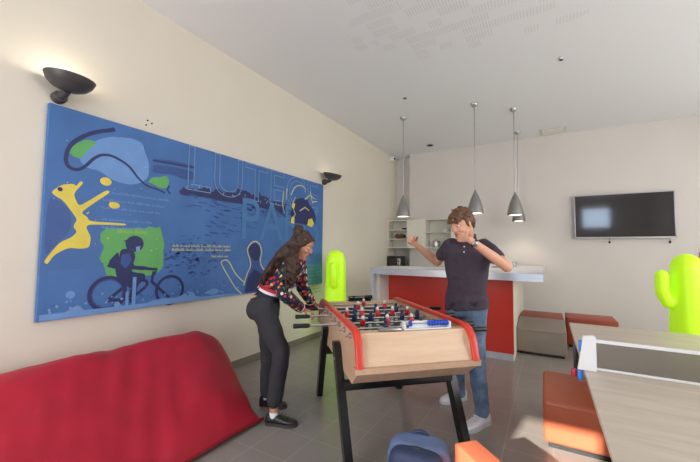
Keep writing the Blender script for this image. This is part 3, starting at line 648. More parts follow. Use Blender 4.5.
# ------------------------------------------------------------------ giant beanbag
def beanbag():
    t = thing('beanbag', 'huge red nylon beanbag slumped along the cream wall', 'beanbag', (.6, .8, 0))
    prof = [(.05, .02), (.035, .22), (.05, .45), (.12, .57), (.24, .615), (.36, .585), (.55, .475), (.75, .37), (.95, .255), (1.09, .15), (1.15, .07), (1.11, .012), (.6, .004), (.2, .004)]
    ys = [-.95, -.93, -.86, -.7, -.4, 0, .4, .8, 1.2, 1.55, 1.8, 1.95, 2.05, 2.11, 2.14]
    rs = []; n = 0
    def cat(P, m):
        o = []; L = len(P)
        for i in range(L):
            p0, p1, p2, p3 = P[i-1], P[i], P[(i+1) % L], P[(i+2) % L]
            for k in range(m):
                q = k/m; o.append(tuple(.5*((2*p1[j])+(-p0[j]+p2[j])*q+(2*p0[j]-5*p1[j]+4*p2[j]-p3[j])*q*q+(-p0[j]+3*p1[j]-3*p2[j]+p3[j])*q**3) for j in (0, 1)))
        return o
    P = cat(prof, 6); ny = 70; y0, y1 = -.95, 2.2
    for i in range(ny+1):
        f = i/ny; y = y0+(y1-y0)*f; e = min(f, 1-f)*(y1-y0)            # distance to an end
        r = []
        for x, z in P:
            # the right end slopes: tall at the wall, running out towards the front corner
            k = 1.0
            y = y0+(2.56-.50*max(0, min(1, x/1.1))-y0)*f; e2 = 2.56-.50*max(0, min(1, x/1.1))-y
            if e2 < .36: k = 1-.34*(1-e2/.36)**1.3
            if e2 < .12: k *= math.sqrt(max(0, 1-(1-e2/.12)**2))*.9+.1
            if y < -.6: k = max(.05, 1-((-.6-y)/.35)**2)
            zz = max(.004, z*k); xx = x
            p = V((xx, y, zz))
            q = NZ.noise(V((xx*2.2, y*1.6, zz*2)))*.028+NZ.noise(V((xx*6+y*3, y*4-xx*3, zz*4)))*.014+abs(NZ.noise(V((xx*3+y*5, y*2.2, 3))))*-.030
            lift = min(1, zz/.08)
            p.z *= .97; p.x *= .975; r.append((p.x-.6+(.3*q*lift if x > .2 else 0), p.y-.8, max(.003, p.z+q*lift)))
        rs.append(r)
    b = NB(); rings(b, rs); bm = obj('cover', b, K['beanbag'], t, sm=180)
    s = bm.modifiers.new('s', 'SUBSURF'); s.levels = 1; s.render_levels = 1
    pts = []
    for i in range(10, ny+1, 2):
        j = max(range(len(rs[i])), key=lambda q: rs[i][q][0]); pts.append((rs[i][j][0]+.006, rs[i][j][1], max(.02, rs[i][j][2])))
    b = NB(); tube(b, pts, .011, 8); obj('piping', b, K['beanseam'], t)
    return t
beanbag()

# ------------------------------------------------------------------ foosball table
FC, FA = (1.945, 2.522, 0), -.809
ft = thing('foosball_table', 'pale beech foosball table with red rails on black steel legs', 'foosball table', FC, FA)
TW = .385
prof = [(-.735, .69), (-.705, .80), (-.66, .85), (-.60, .872), (.60, .872), (.66, .85), (.705, .80), (.735, .69), (.735, .655), (.60, .555), (-.60, .555), (-.735, .655)]
for s in (-1, 1):
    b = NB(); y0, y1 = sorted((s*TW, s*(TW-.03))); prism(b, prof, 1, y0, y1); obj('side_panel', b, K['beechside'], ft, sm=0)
    top = [(-.742, .685), (-.712, .803), (-.668, .860), (-.60, .884), (.60, .884), (.64, .876), (.668, .860), (.695, .832), (.712, .803), (.742, .685)]
    b = NB(); rs = []
    for i, (x, z) in enumerate(top):
        a = top[max(i-1, 0)]; c = top[min(i+1, len(top)-1)]; d = V((c[0]-a[0], 0, c[1]-a[1])).normalized(); nn = V((-d.z, 0, d.x)); cc = V((x, s*(TW-.012), z))-nn*.004
        rs.append(ell(cc, V((0, 1, 0)), nn, .023, .016, 16, .55))
    rings(b, rs); obj('red_rail', b, K['redrail'], ft, sm=50)
iw = TW-.03
for s in (-1, 1):
    def EX(v): return [(s*x, z) for x, z in v]
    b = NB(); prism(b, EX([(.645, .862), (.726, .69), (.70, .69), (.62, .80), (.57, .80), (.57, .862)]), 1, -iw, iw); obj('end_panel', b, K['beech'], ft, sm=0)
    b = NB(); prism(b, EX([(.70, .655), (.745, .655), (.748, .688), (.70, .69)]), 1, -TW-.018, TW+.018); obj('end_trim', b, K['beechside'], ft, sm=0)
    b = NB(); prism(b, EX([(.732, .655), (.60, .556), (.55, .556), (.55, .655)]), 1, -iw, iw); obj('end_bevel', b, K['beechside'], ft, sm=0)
b = NB(); box(b, (-.56, -iw, .56), (.56, iw, .58)); obj('underside', b, K['beechside'], ft, sm=0)
b = NB(); box(b, (-.58, -iw, .71), (.58, iw, .73)); pf = obj('playfield', b, K['field'], ft, sm=0)
b = NB()
box(b, (-.004, -iw, .73), (.004, iw, .7306)); rs = []
for i in range(40):
    a0, a1 = 2*PI*i/40, 2*PI*(i+1)/40; vs = [b.verts.new((r*math.cos(a), r*math.sin(a), .7306)) for r, a in ((.10, a0), (.106, a0), (.106, a1), (.10, a1))]; b.faces.new(vs)
obj('field_lines', b, K['ply_white'], pf, sm=0)
# legs and stretchers
for sx in (-1, 1):
    for sy in (-1, 1):
        b = NB(); top = V((sx*.24, sy*(TW+.026), .715)); foot = V((sx*.615, sy*(TW+.010), 0)); d = (foot-top).normalized()
        rs = []
        for p, k in ((top, .6), (top+d*.02, 1), (foot, 1)): rs.append([p+V((sx_*.042*k, sy_*.025, 0)) for sx_, sy_ in ((-1, -1), (1, -1), (1, 1), (-1, 1))])
        rs[-1] = [V((q.x, q.y, 0)) for q in rs[-1]]
        rings(b, rs); lg = obj('leg', b, K['blacksteel'], ft, sm=0)
        b = NB(); lathe(b, [(.014, 0), (.014, .006), (.008, .01)], top+d*.12+V((0, sy*.024, 0)), axis=(0, sy, 0), n=14); obj('bolt', b, K['steel'], lg)
for sx in (-1, 1):
    x = sx*.40; b = NB(); box(b, (x-.022, -TW-.01, .44), (x+.022, TW+.01, .50), .004); obj('cross_bar', b, K['blacksteel'], ft)
# player figures
def figure_mesh(m):
    b = NB(); X, Y = V((1, 0, 0)), V((0, 1, 0))
    rings(b, [ell((0, 0, z), X, Y, rx, ry, 12, .8) for z, rx, ry in ((.028, .010, .014), (.018, .013, .020), (0, .014, .021), (-.022, .012, .017))], 0)
    rings(b, [ell((0, 0, z), X, Y, rx, ry, 12, .8) for z, rx, ry in ((-.022, .0115, .016), (-.05, .009, .0125), (-.078, .010, .012), (-.092, .014, .013))], 1)
    blob(b, (0, 0, .043), X, Y, V((0, 0, 1)), .0135, .0135, .016, 12, 8, 2)
    me = bpy.data.meshes.new('player_figure'); bmesh.ops.recalc_face_normals(b, faces=b.faces); b.to_mesh(me); b.free(); smooth_faces(me, 50)
    for q in (m, K['ply_white'], K['ply_white'] if m is K['ply_red'] else K['ply_blue']): me.materials.append(q)
    return me
FR, FB = figure_mesh(K['ply_red']), figure_mesh(K['ply_blue'])
RZ = .835
RODS = [(.577, 1, (0,), FB, -.02, .445), (.412, 1, (-.13, .13), FB, .03, .46), (.247, -1, (-.19, 0, .19), FR, -.03, .60), (.082, 1, (-.26, -.13, 0, .13, .26), FB, .02, .50),
        (-.082, -1, (-.26, -.13, 0, .13, .26), FR, .0, .56), (-.247, 1, (-.19, 0, .19), FB, .04, .55), (-.412, -1, (-.13, .13), FR, .05, .45), (-.577, -1, (0,), FR, .02, .45)]
for x, s, off, me, sl, hy in RODS:
    b = NB(); e0, e1 = sorted((-s*(TW+.04), s*(hy+.02))); tube(b, [(0, e0, 0), (0, e1, 0)], .008, 12); rod = obj('rod', b, K['chrome'], ft, loc=(x, 0, RZ))
    for y in off:
        o = bpy.data.objects.new('player_figure', me); C.objects.link(o); o.parent = rod; o.location = (0, y+sl, 0); o.rotation_euler = (0, rnd.uniform(-.25, .25), 0)
    b = NB(); y0, y1 = sorted((s*hy, s*(hy+.115))); ax = (0, s, 0)
    lathe(b, [(.010, 0), (.015, .006), (.0165, .03), (.0155, .07), (.018, .108), (.014, .116)], (0, s*hy, 0), axis=ax, n=16); obj('handle', b, K['black'], rod)
    for q in (-1, 1):
        b = NB(); lathe(b, [(.018, 0), (.018, .012), (.012, .016)], (0, q*(TW-.002), 0), axis=(0, q, 0), n=16); obj('bearing', b, K['steel'], rod)
# score counters
def counter(x, m, bm, y0, y1, s):
    b = NB(); box(b, (x-.03, y0, .866), (x+.012, y1, .873)); box(b, (x-.034, y0, .87), (x-.028, y1, .912), .001); box(b, (x-.03, y0, .87), (x+.012, y0+.008, .91)); box(b, (x-.03, y1-.008, .87), (x+.012, y1, .91))
    c = obj('score_counter', b, m, ft, sm=0)
    b = NB(); tube(b, [(x-.012, y0, .90), (x-.012, y1, .90)], .004, 8); obj('score_wire', b, K['chrome'], c)
    for k in range(8):
        y = y0+.05 if k == 0 else y0+.16+k*.020*s
        b = NB(); lathe(b, [(.006, -.0085), (.017, -.0075), (.0185, 0), (.017, .0075), (.006, .0085)], (x-.012, y, .90), axis=(0, 1, 0), n=16); obj('score_bead', b, bm, c)
counter(.625, K['white'], K['bead'], -.06, .26, 1)
counter(-.60, K['black'], K['black'], -.12, .10, .0 or .5)
b = NB(); box(b, (.585, -.22, .866), (.64, -.08, .880), .003); obj('ball_tray', b, K['steel'], ft)

# ------------------------------------------------------------------ backpack
def backpack():
    base = (2.53, 1.74, 0); t = thing('backpack', 'navy and slate blue backpack standing on the floor in the foreground', 'backpack', base, math.radians(12))
    t.rotation_euler = (0, 0, math.radians(10))
    def shell(w, d, h, yc, z0, m, name, p):
        b = NB(); rs = []; X, Y = V((1, 0, 0)), V((0, 1, 0))
        for f, k in ((0, .86), (.03, .95), (.1, 1), (.5, 1), (.72, 1), (.84, .98), (.92, .94), (.97, .85), (1, .66)): rs.append(ell((0, yc, z0+h*f), X, Y, w*k, d*(k*.6+.4)*(1-.25*f), 28, .7))
        rings(b, rs)
        bb = remesh(b, .012, 5, .5, lambda c: NZ.noise(c*9)*.006)
        return obj(name, bb, m, p)
    body = shell(.162, .115, .395, .0, .0, K['bpack2'], 'main_body', t)
    shell(.140, .07, .382, -.10, .01, K['bpack'], 'front_pocket', t)
    b = NB(); pts = [(.142*math.cos(a), -.078, .20+.19*math.sin(a)) for a in [PI*i/24 for i in range(25)]]; tube(b, [(.142, -.078, .05)]+pts+[(-.142, -.078, .05)], .009, 8); obj('zip_piping', b, K['black'], t)
    b = NB(); pts = [(.045*math.cos(a), .05, .375+.035*math.sin(a)) for a in [PI*i/14 for i in range(15)]]; tube(b, pts, .009, 8); obj('carry_loop', b, K['bpack'], t)
    for s in (-1, 1):
        b = NB(); rs = []
        for y, z, x in ((.07, .33, .07), (.12, .345, .075), (.175, .29, .085), (.21, .2, .1), (.17, .08, .11), (.10, .03, .115)): rs.append(ell((s*x, y, z), V((1, 0, 0)), V((0, .3, 1)).normalized(), .032, .010, 10))
        rings(b, rs); obj('shoulder_strap', b, K['bpack'], t)
        b = NB(); tube(b, [(s*.135, -.06, .33), (s*.155, .0, .27), (s*.165, .03, .12)], [.010, .012, .010], 8); obj('side_strap', b, K['bstrap'], t)
backpack()

# ------------------------------------------------------------------ people
def basis(f, upv=(0, 0, 1)):
    f = V(f).normalized(); l = V(upv).cross(f).normalized(); u = f.cross(l).normalized(); return f, l, u      # forward, own left, up
HEAD = ((-.118, .020, .080, .045), (-.108, .034, .092, .02), (-.088, .046, .093, -.02), (-.06, .056, .092, -.055), (-.03, .064, .089, -.075), (0, .070, .087, -.09), (.03, .073, .092, -.097), (.06, .072, .088, -.095), (.085, .062, .072, -.08), (.105, .042, .045, -.05), (.115, .02, .02, -.025))
def head_geo(b, c, F, s=1.0, fem=False):
    f, l, u = F; c = V(c)
    def P(x, y, z): return c+(f*x+l*y+u*z)*s
    rs = []
    for h, w, fr, bk in HEAD: rs.append(ell(P((fr+bk)/2, 0, h), f, l, (fr-bk)/2*s, w*s*(.95 if fem else 1), 26, .92))
    rings(b, rs)
    capsule(b, P(.086, 0, .022), P(.106, 0, -.024), .008*s, .0125*s, 10)
    for q in (-1, 1):
        capsule(b, P(.100, q*.009, -.027), P(.096, q*.009, -.028), .008*s, .008*s, 8)
        capsule(b, P(.088, q*.014, .034), P(.077, q*.05, .03), .007*s, .006*s, 8)
        blob(b, P(.066, q*.042, -.025), f, l, u, .022*s, .017*s, .02*s)
        blob(b, P(-.008, q*.073, -.005), (f+l*q*.5).normalized(), (l*q-f*.5).normalized(), u, .020*s, .008*s, .032*s)
    capsule(b, P(.088, -.018, -.058), P(.088, .018, -.058), .0075*s, .0075*s, 8); capsule(b, P(.086, -.015, -.070), P(.086, .015, -.070), .008*s, .008*s, 8)
    blob(b, P(.078, 0, -.104), f, l, u, .018*s, .02*s, .014*s)
    return P
def head_extras(nb, P, F, s, lip, eye, white):
    """colour the lips, then set the eyes in"""
    f, l, u = F; m = P(.094, 0, -.064)
    for fc in nb.faces:
        d = fc.calc_center_median()-m
        if abs(d.dot(u)) < .013*s and abs(d.dot(l)) < .024*s and abs(d.dot(f)) < .02*s: fc.material_index = lip
    for q in (-1, 1):
        blob(nb, P(.0795, q*.031, .010), f, l, u, .009*s, .014*s, .0065*s, 14, 10, white)
        blob(nb, P(.0865, q*.031, .010), f, l, u, .003*s, .0062*s, .0062*s, 12, 8, eye)
def hand_geo(b, wrist, d, n, side, curl=.9, s=1.0, thumb=.6):
    """palm, four fingers and a thumb; d = along the fingers, n = out of the palm, side = +1/-1 for the thumb side"""
    d = V(d).normalized(); n = (V(n)-d*V(n).dot(d)).normalized(); x = d.cross(n).normalized()*side; w = V(wrist)
    capsule(b, w-d*.02*s, w+d*.02*s, .024*s, .022*s, 12)
    for k in range(4):
        o = (.030-.0195*k)*s; base = w+d*(.088-.004*abs(k-1))*s+x*o
        capsule(b, w+d*.02*s+x*o*.6, base, .014*s, .0105*s, 10)
        L = (.040, .045, .042, .033)[k]*s; p = base; a = 0
        for j, (ln, r) in enumerate(((L, .0088), (L*.68, .0080), (L*.52, .0072))):
            a += curl*(.55 if j == 0 else .75); q = p+(d*math.cos(a)+n*math.sin(a))*ln; capsule(b, p, q, (r+.0006)*s, r*s, 10); p = q
    tb = w+d*.028*s+x*.024*s+n*.006*s; t1 = tb+(d*.6+x*.75+n*thumb*.7).normalized()*.040*s; t2 = t1+(d*.85+x*.15+n*thumb).normalized()*.030*s
    capsule(b, w+d*.01*s+x*.008*s, tb, .017*s, .014*s, 10); capsule(b, tb, t1, .0125*s, .0105*s, 10); capsule(b, t1, t2, .010*s, .0085*s, 10)
def torso_rings(b, secs, n=28, p=.88):
    rings(b, [ell(c, l, f, w, d, n, p) for c, l, f, w, d in secs])
def shoe_geo(b, heel, toe, w, h, ankle_h, lift=0):
    heel, toe = V(heel), V(toe); d = (toe-heel); L = d.length; d.normalize(); l = V((0, 0, 1)).cross(d); rs = []
    for f, ww, hh in ((.0, .45, .62), (.03, .72, .86), (.14, .86, 1.0), (.3, .84, .98), (.45, .88, .76), (.6, .98, .58), (.75, 1.0, .48), (.88, .86, .42), (.96, .6, .34), (1, .3, .24)):
        c = heel+d*L*f; rs.append(ell(c+V((0, 0, lift+.012+h*hh/2)), l, V((0, 0, 1)), w/2*ww, h*hh/2, 20, .75))
    rings(b, rs)
def sole_geo(b, heel, toe, w, th=.026):
    heel, toe = V(heel), V(toe); d = (toe-heel); L = d.length; d.normalize(); l = V((0, 0, 1)).cross(d); pts = []
    W_ = ((-.01, .2), (.0, .45), (.04, .8), (.14, .94), (.3, .86), (.45, .86), (.62, 1.04), (.78, 1.06), (.9, .9), (.98, .6), (1.015, .25))
    L1 = [heel+d*L*f+l*w/2*k for f, k in W_]; R1 = [heel+d*L*f-l*w/2*k for f, k in W_][::-1]; P = L1+R1
    rings(b, [[q+V((0, 0, .001)) for q in P], [q+V((0, 0, th)) for q in P]])
def smooth_obj(name, b, m, parent, base, vox, it=4, disp=None, mats=None):
    nb = remesh(b, vox, it, .5, disp); shift(nb, base); return obj(name, nb, mats or m, parent, sm=180)

# ---- the young man
def man():
    base = V((2.54, 2.99, 0))
    hipR, hipL = V((2.438, 3.054, 0.894)), V((2.583, 3.033, 0.909)); kR, aR = V((2.399, 3.096, 0.440)), V((2.391, 3.278, 0.076)); kL, aL = V((2.611, 2.892, 0.481)), V((2.650, 2.904, 0.113))
    SR, SL = V((2.380, 2.987, 1.406)), V((2.682, 2.989, 1.398)); eR, wR = V((2.234, 3.132, 1.260)), V((2.121, 2.929, 1.404)); eL, wL = V((2.848, 2.887, 1.243)), V((2.616, 2.669, 1.447))
    neck, hc = V((2.533, 2.980, 1.457)), V((2.519, 2.859, 1.585)); pel = (hipR+hipL)/2
    lat = (SL-SR).normalized(); fwd = V((lat.y, -lat.x, 0)).normalized()          # lat points to his left
    latp = (hipL-hipR).normalized(); fp = V((latp.y, -latp.x, 0)).normalized()
    F = basis((-.50, -.80, -.40)); ch = (SR+SL)/2
    def tors(g):
        a = pel+V((0, 0, -.04)); bb = pel+V((0, 0, .10)); c = pel.lerp(ch, .42); d = pel.lerp(ch, .72); e = ch+V((0, 0, .0)); n = ch+V((0, 0, .055))
        return [(a, latp, fp, .160+g, .105+g), (pel+V((0, 0, .03)), latp, fp, .165+g, .112+g), (bb, lat, fwd, .150+g, .105+g), (c, lat, fwd, .148+g, .104+g), (d, lat, fwd, .172+g, .115+g), (e-V((0, 0, .05)), lat, fwd, .182+g, .112+g), (e+V((0, 0, .01)), lat, fwd, .165+g, .09+g), (n, lat, fwd, .085+g, .062+g)]
    # body
    b = NB(); torso_rings(b, tors(-.012))
    capsule(b, ch+V((0, 0, .03)), hc+F[2]*-.05-F[0]*.03, .060, .054)
    P = head_geo(b, hc, F)
    for s_, e_, w_ in ((SR, eR, wR), (SL, eL, wL)):
        capsule(b, s_, e_, .052, .041); capsule(b, e_, w_.lerp(e_, .62), .041, .040); capsule(b, w_.lerp(e_, .62), w_, .040, .026)
    dR = (wR-eR).normalized(); hand_geo(b, wR+dR*.02, dR*.8+V((-.3, -.2, .2)), V((.3, -.8, .2)), 1, 1.75, 1.0, 1.3)
    mouth = P(.14, -.016, -.045); hand_geo(b, wL+(mouth-wL)*.12, (mouth-wL), V((.1, .9, -.05)), -1, 1.0, .95, .7)
    for h_, k_, a_ in ((hipR, kR, aR), (hipL, kL, aL)):
        capsule(b, h_, k_, .080, .052); capsule(b, k_, k_.lerp(a_, .35), .050, .050); capsule(b, k_.lerp(a_, .35), a_, .050, .034); capsule(b, a_, a_-V((0, 0, .03)), .034, .036)
    nb = remesh(b, .0062, 3, .45); head_extras(nb, P, F, 1, 1, 2, 3); shift(nb, base)
    o = obj('person', nb, [K['skin_m'], K['lip'], K['eye'], K['white']], loc=base, sm=180)
    tag(o, 'young man in dark polo and jeans, one fist raised, hand at mouth', 'person')
    fold = lambda c: NZ.noise(V((c.x*14, c.y*14, c.z*7)))*.011+NZ.noise(c*30)*.003
    # polo shirt
    b = NB(); S = tors(.014)[1:]; S[0] = (pel+V((0, 0, -.035)), latp, fp, .190, .135); S.insert(1, (pel+V((0, 0, .05)), latp, fp, .180, .128)); torso_rings(b, S[:-1]+[(ch+V((0, 0, .048)), lat, fwd, .085, .07)])
    for s_, e_ in ((SR, eR), (SL, eL)): capsule(b, s_.lerp(ch, .12), s_.lerp(e_, .50), .072, .064)
    sh = smooth_obj('polo_shirt', b, K['polo'], o, base, .009, 5, fold)
    b = NB(); nk = ch+V((0, 0, .062))
    for q, w_ in ((0, .074), (1, .080)):
        pass
    rs = [ell(nk+V((0, 0, z))+fwd*dx, lat, fwd, r, r*.92, 24) for z, r, dx in ((-.02, .088, .012), (.02, .078, .006), (.045, .074, 0), (.045, .066, 0), (.0, .07, .004))]; rings(b, rs, cap=False); shift(b, base); obj('collar', b, K['polo'], sh)
    b = NB(); pk = []
    for g in (.0, .33, .66, 1.0): pk.append(ch+V((0, 0, .040-.13*g))+fwd*(.088+.040*g))
    rings(b, [[p-lat*.017, p+lat*.017, p+lat*.017+fwd*.012, p-lat*.017+fwd*.012] for p in pk]); shift(b, base); pq = obj('placket', b, K['polo'], sh, sm=0)
    for g in (1, 2):
        b = NB(); lathe(b, [(.006, 0), (.006, .002), (.003, .003)], pk[g]+fwd*.012, axis=fwd, n=12); shift(b, base); obj('button', b, K['white'], sh)
    # jeans
    b = NB(); torso_rings(b, [(pel+V((0, 0, z)), latp, fp, w_, d_) for z, w_, d_ in ((-.09, .165, .118), (-.03, .176, .125), (.06, .160, .115))])
    for h_, k_, a_ in ((hipR, kR, aR), (hipL, kL, aL)):
        capsule(b, h_-V((0, 0, .02)), k_, .096, .070); capsule(b, k_, a_+V((0, 0, .02)), .069, .056); capsule(b, a_+V((0, 0, .03)), a_+V((0, 0, -.012)), .058, .058)
    smooth_obj('jeans', b, K['jeans'], o, base, .009, 4, lambda c: NZ.noise(V((c.x*16, c.y*16, c.z*12)))*.007+NZ.noise(c*40)*.0025)
    b = NB(); torso_rings(b, [(pel+V((0, 0, z)), latp, fp, .174, .127) for z in (.0, .035)]); shift(b, base); obj('belt', b, K['char'], o)
    # shoes
    for heel, toe, a_ in (((2.687, 2.996, 0.000), (2.559, 2.742, 0.000), aL), ((2.431, 3.388, 0.000), (2.255, 3.133, 0.000), aR)):
        heel, toe = V(heel), V(toe); a0 = V((a_.x, a_.y, 0)); dd = (toe-heel).normalized(); heel = a0-dd*.075; toe = heel+dd*.285
        b = NB(); shoe_geo(b, heel, toe, .098, .085, .1); capsule(b, a_-V((0, 0, .01)), a_-V((0, 0, .055)), .044, .046); s_ = smooth_obj('sneaker', b, K['sneaker'], o, base, .007, 3)
        b = NB(); sole_geo(b, heel, toe, .100, .024); shift(b, base); obj('rubber_sole', b, K['rubber'], s_)
        b = NB(); l_ = V((0, 0, 1)).cross(dd)
        for k in range(4):
            c = heel+dd*(.12+.028*k)+V((0, 0, .095-.012*k)); tube(b, [c-l_*.028, c+V((0, 0, .006)), c+l_*.028], .0035, 6)
        shift(b, base); obj('laces', b, K['white'], s_)
    # watch
    b = NB(); d = (wL-eL).normalized(); lathe(b, [(.033, -.011), (.035, 0), (.033, .011)], wL-d*.035, axis=d, n=22); shift(b, base); wt = obj('wristwatch', b, K['black'], o)
    b = NB(); nn = V((.15, -1, -.1)); nn = (nn-d*nn.dot(d)).normalized(); lathe(b, [(.021, .028), (.021, .040), (.017, .043)], wL-d*.035, axis=nn, n=20); shift(b, base); obj('dial', b, K['steel'], wt)
    # hair
    b = NB(); f, l, u = F; blob(b, P(-.020, 0, .040), f, l, u, .098, .083, .092, 24, 16)
    r2 = random.Random(3)
    for k in range(70):
        a = r2.uniform(-PI, PI); e = r2.uniform(.15, 1.35); c = P(-.018+.094*math.cos(a)*math.cos(e), .080*math.sin(a)*math.cos(e), .042+.09*math.sin(e)); dv = (f*.35+l*r2.uniform(-.6, .6)+u*r2.uniform(-.5, .3)).normalized()
        capsule(b, c-u*.004, c+dv*.030, .013, .006, 8)
    for k in range(9): capsule(b, P(.055, -.05+.0125*k, .092), P(.084+.006*r2.random(), -.060+.014*k, .052-.014*r2.random()), .014, .008, 8)
    for q in (-1, 1):
        capsule(b, P(.012, q*.073, .04), P(.012, q*.075, -.012), .014, .008, 8); capsule(b, P(-.07, q*.045, .0), P(-.075, q*.035, -.045), .03, .022, 10)
        capsule(b, P(.097, q*.016, .032), P(.083, q*.048, .033), .0045, .0035, 8)
    nb = remesh(b, .006, 2, .4, lambda c: NZ.noise(V((c.x*60, c.y*60, c.z*25)))*.004)
    shift(nb, base); obj('hair', nb, K['hair_m'], o, sm=180)
man()

# ---- the young woman leaning over the table
def woman():
    base = V((1.18, 2.12, 0))
    hN, hF = V((1.143, 2.012, 0.917)), V((1.056, 2.160, 0.898)); kN, aN = V((1.294, 2.077, 0.557)), V((1.245, 2.065, 0.137)); kF, aF = V((1.020, 2.235, 0.492)), V((0.968, 2.279, 0.077))
    SN, SF = V((1.343, 2.106, 1.254)), V((1.235, 2.355, 1.271)); eN, wN = V((1.310, 2.080, 1.009)), V((1.280, 2.351, 0.850)); eF, wF = V((1.203, 2.444, 1.035)), V((1.211, 2.588, 0.865))
    hc = V((1.341, 2.257, 1.400)); pel = (hN+hF)/2; ch = (SN+SF)/2
    lat = (SF-SN).normalized(); sp = (ch-pel).normalized(); fwd = lat.cross(sp)*-1
    if fwd.z > 0: fwd = -fwd                                  # chest faces down towards the table
    latp = (hF-hN).normalized(); fp = V((latp.y, -latp.x, 0))
    if fp.x < 0: fp = -fp
    F = basis((.86, .36, -.46)); 
    mid = pel.lerp(ch, .36)+V((-.01, -.01, .02))
    def tors(g):
        return [(pel-V((0, 0, .05)), latp, fp, .150+g, .105+g), (pel+V((0, 0, .02)), latp, fp, .158+g, .108+g), (pel.lerp(mid, .6), lat, (fp+fwd).normalized(), .125+g, .088+g), (mid, lat, fwd, .118+g, .082+g), (pel.lerp(ch, .66), lat, fwd, .138+g, .098+g), (ch-sp*.05, lat, fwd, .148+g, .10+g), (ch+sp*.01, lat, fwd, .140+g, .078+g), (ch+sp*.05, lat, fwd, .07+g, .055+g)]
    b = NB(); torso_rings(b, tors(-.010)); capsule(b, ch+sp*.03, hc-F[2]*.05-F[0]*.03, .050, .045); P = head_geo(b, hc, F, .93, True)
    for s_, e_, w_ in ((SN, eN, wN), (SF, eF, wF)):
        capsule(b, s_, e_, .044, .036); capsule(b, e_, w_.lerp(e_, .6), .036, .033); capsule(b, w_.lerp(e_, .6), w_, .033, .022)
    ax = V((math.cos(FA), math.sin(FA), 0)); ny = V((-math.sin(FA), math.cos(FA), 0))
    for w_ in (wN, wF): hand_geo(b, w_, ny*.9+V((.0, .0, -.25)), V((0, 0, -1))+ny*.1, -1, 1.05, .9, .9)
    for h_, k_, a_ in ((hN, kN, aN), (hF, kF, aF)):
        capsule(b, h_, k_, .078, .050); capsule(b, k_, k_.lerp(a_, .35), .048, .047); capsule(b, k_.lerp(a_, .35), a_, .047, .031); capsule(b, a_, a_-V((0, 0, .045)), .031, .034)
    nb = remesh(b, .0062, 3, .45); head_extras(nb, P, F, .93, 1, 2, 3); shift(nb, base)
    o = obj('person', nb, [K['skin_f'], K['lip'], K['eye'], K['white']], loc=base, sm=180)
    tag(o, 'young woman with long curly hair leaning over the foosball handles', 'person')
    # flowered cropped jumper
    b = NB(); S = tors(.014)[2:]; S[0] = (pel.lerp(mid, .80), lat, (fp+fwd*2).normalized(), .142, .105); torso_rings(b, S)
    for s_, e_, w_ in ((SN, eN, wN), (SF, eF, wF)):
        capsule(b, s_.lerp(ch, .1), e_, .064, .058); capsule(b, e_, e_.lerp(w_, .84), .060, .046)
    jm = smooth_obj('flowered_jumper', b, K['floral'], o, base, .009, 5, lambda c: NZ.noise(c*14)*.008)
    for k, (m_, g) in enumerate(((K['redtrim'], .0), (K['whiteknit'], .022), (K['navyknit'], .044))):
        b = NB(); c = pel.lerp(mid, .80)-sp*g+sp*.03; ff = (fp+fwd*2).normalized(); torso_rings(b, [(c+sp*.012, lat, ff, .150-.003*k, .113-.003*k), (c-sp*.012, lat, ff, .149-.003*k, .112-.003*k)]); shift(b, base); obj('hem_band', b, m_, jm)
    for s_, w_ in ((eN, wN), (eF, wF)):
        d = (w_-s_).normalized()
        for k, m_ in enumerate((K['navyknit'], K['whiteknit'], K['redtrim'])):
            b = NB(); lathe(b, [(.046-.002*k, -.009), (.047-.002*k, 0), (.045-.002*k, .009)], s_.lerp(w_, .82)+d*.017*k, axis=d, n=20); shift(b, base); obj('cuff_band', b, m_, jm)
    # cropped charcoal jeans
    b = NB(); torso_rings(b, [(pel-V((0, 0, .10)), latp, fp, .160, .118), (pel-V((0, 0, .02)), latp, fp, .174, .126), (pel+V((0, 0, .05)), latp, fp, .158, .112), (pel.lerp(mid, .60), latp.lerp(lat, .5).normalized(), (fp*2+fwd).normalized(), .134, .098)])
    bk = pel-fp*.055-V((0, 0, .03))
    for s_ in (-1, 1): blob(b, bk+latp*s_*.07, latp, fp, V((0, 0, 1)), .085, .075, .095)
    for h_, k_, a_ in ((hN, kN, aN), (hF, kF, aF)):
        capsule(b, h_-V((0, 0, .03)), k_, .098, .072); capsule(b, k_, a_.lerp(k_, .10), .072, .062)
    jn = smooth_obj('jeans', b, K['blackjeans'], o, base, .009, 4, lambda c: NZ.noise(V((c.x*16, c.y*16, c.z*11)))*.008)
    nrm = (-fp-latp*.9).normalized(); pc = pel-fp*.060-latp*.100+V((0, 0, .050)); tx = nrm.cross(V((0, 0, 1))); b = NB()
    rings(b, [[pc+nrm*q+tx*i*.030+V((0, 0, 1))*j*.027 for i, j in ((-1, -1), (1, -1), (1, 1), (-1, 1))] for q in (-.03, .012)]); shift(b, base); obj('leather_patch', b, K['tan'], jn, sm=0)
    # shoes and socks
    for a_, d_ in ((aN, V((1.450, 2.087, -0.000))-V((1.212, 1.994, 0.000))), (aF, V((1.228, 2.307, 0.000))-V((0.954, 2.247, 0.000)))):
        dd = V((d_.x, d_.y, 0)).normalized(); a0 = V((a_.x, a_.y, 0)); heel = a0-dd*.065; toe = heel+dd*.255
        b = NB(); shoe_geo(b, heel, toe, .088, .078, .1); s_ = smooth_obj('shoe', b, K['darkshoe'], o, base, .007, 3)
        b = NB(); sole_geo(b, heel, toe, .092, .022); shift(b, base); obj('shoe_sole', b, K['sole'], s_)
        b = NB(); l_ = V((0, 0, 1)).cross(dd)
        for k in range(4):
            c = heel+dd*(.105+.024*k)+V((0, 0, .090-.011*k)); tube(b, [c-l_*.024, c+V((0, 0, .005)), c+l_*.024], .003, 6)
        shift(b, base); obj('laces', b, K['black'], s_)
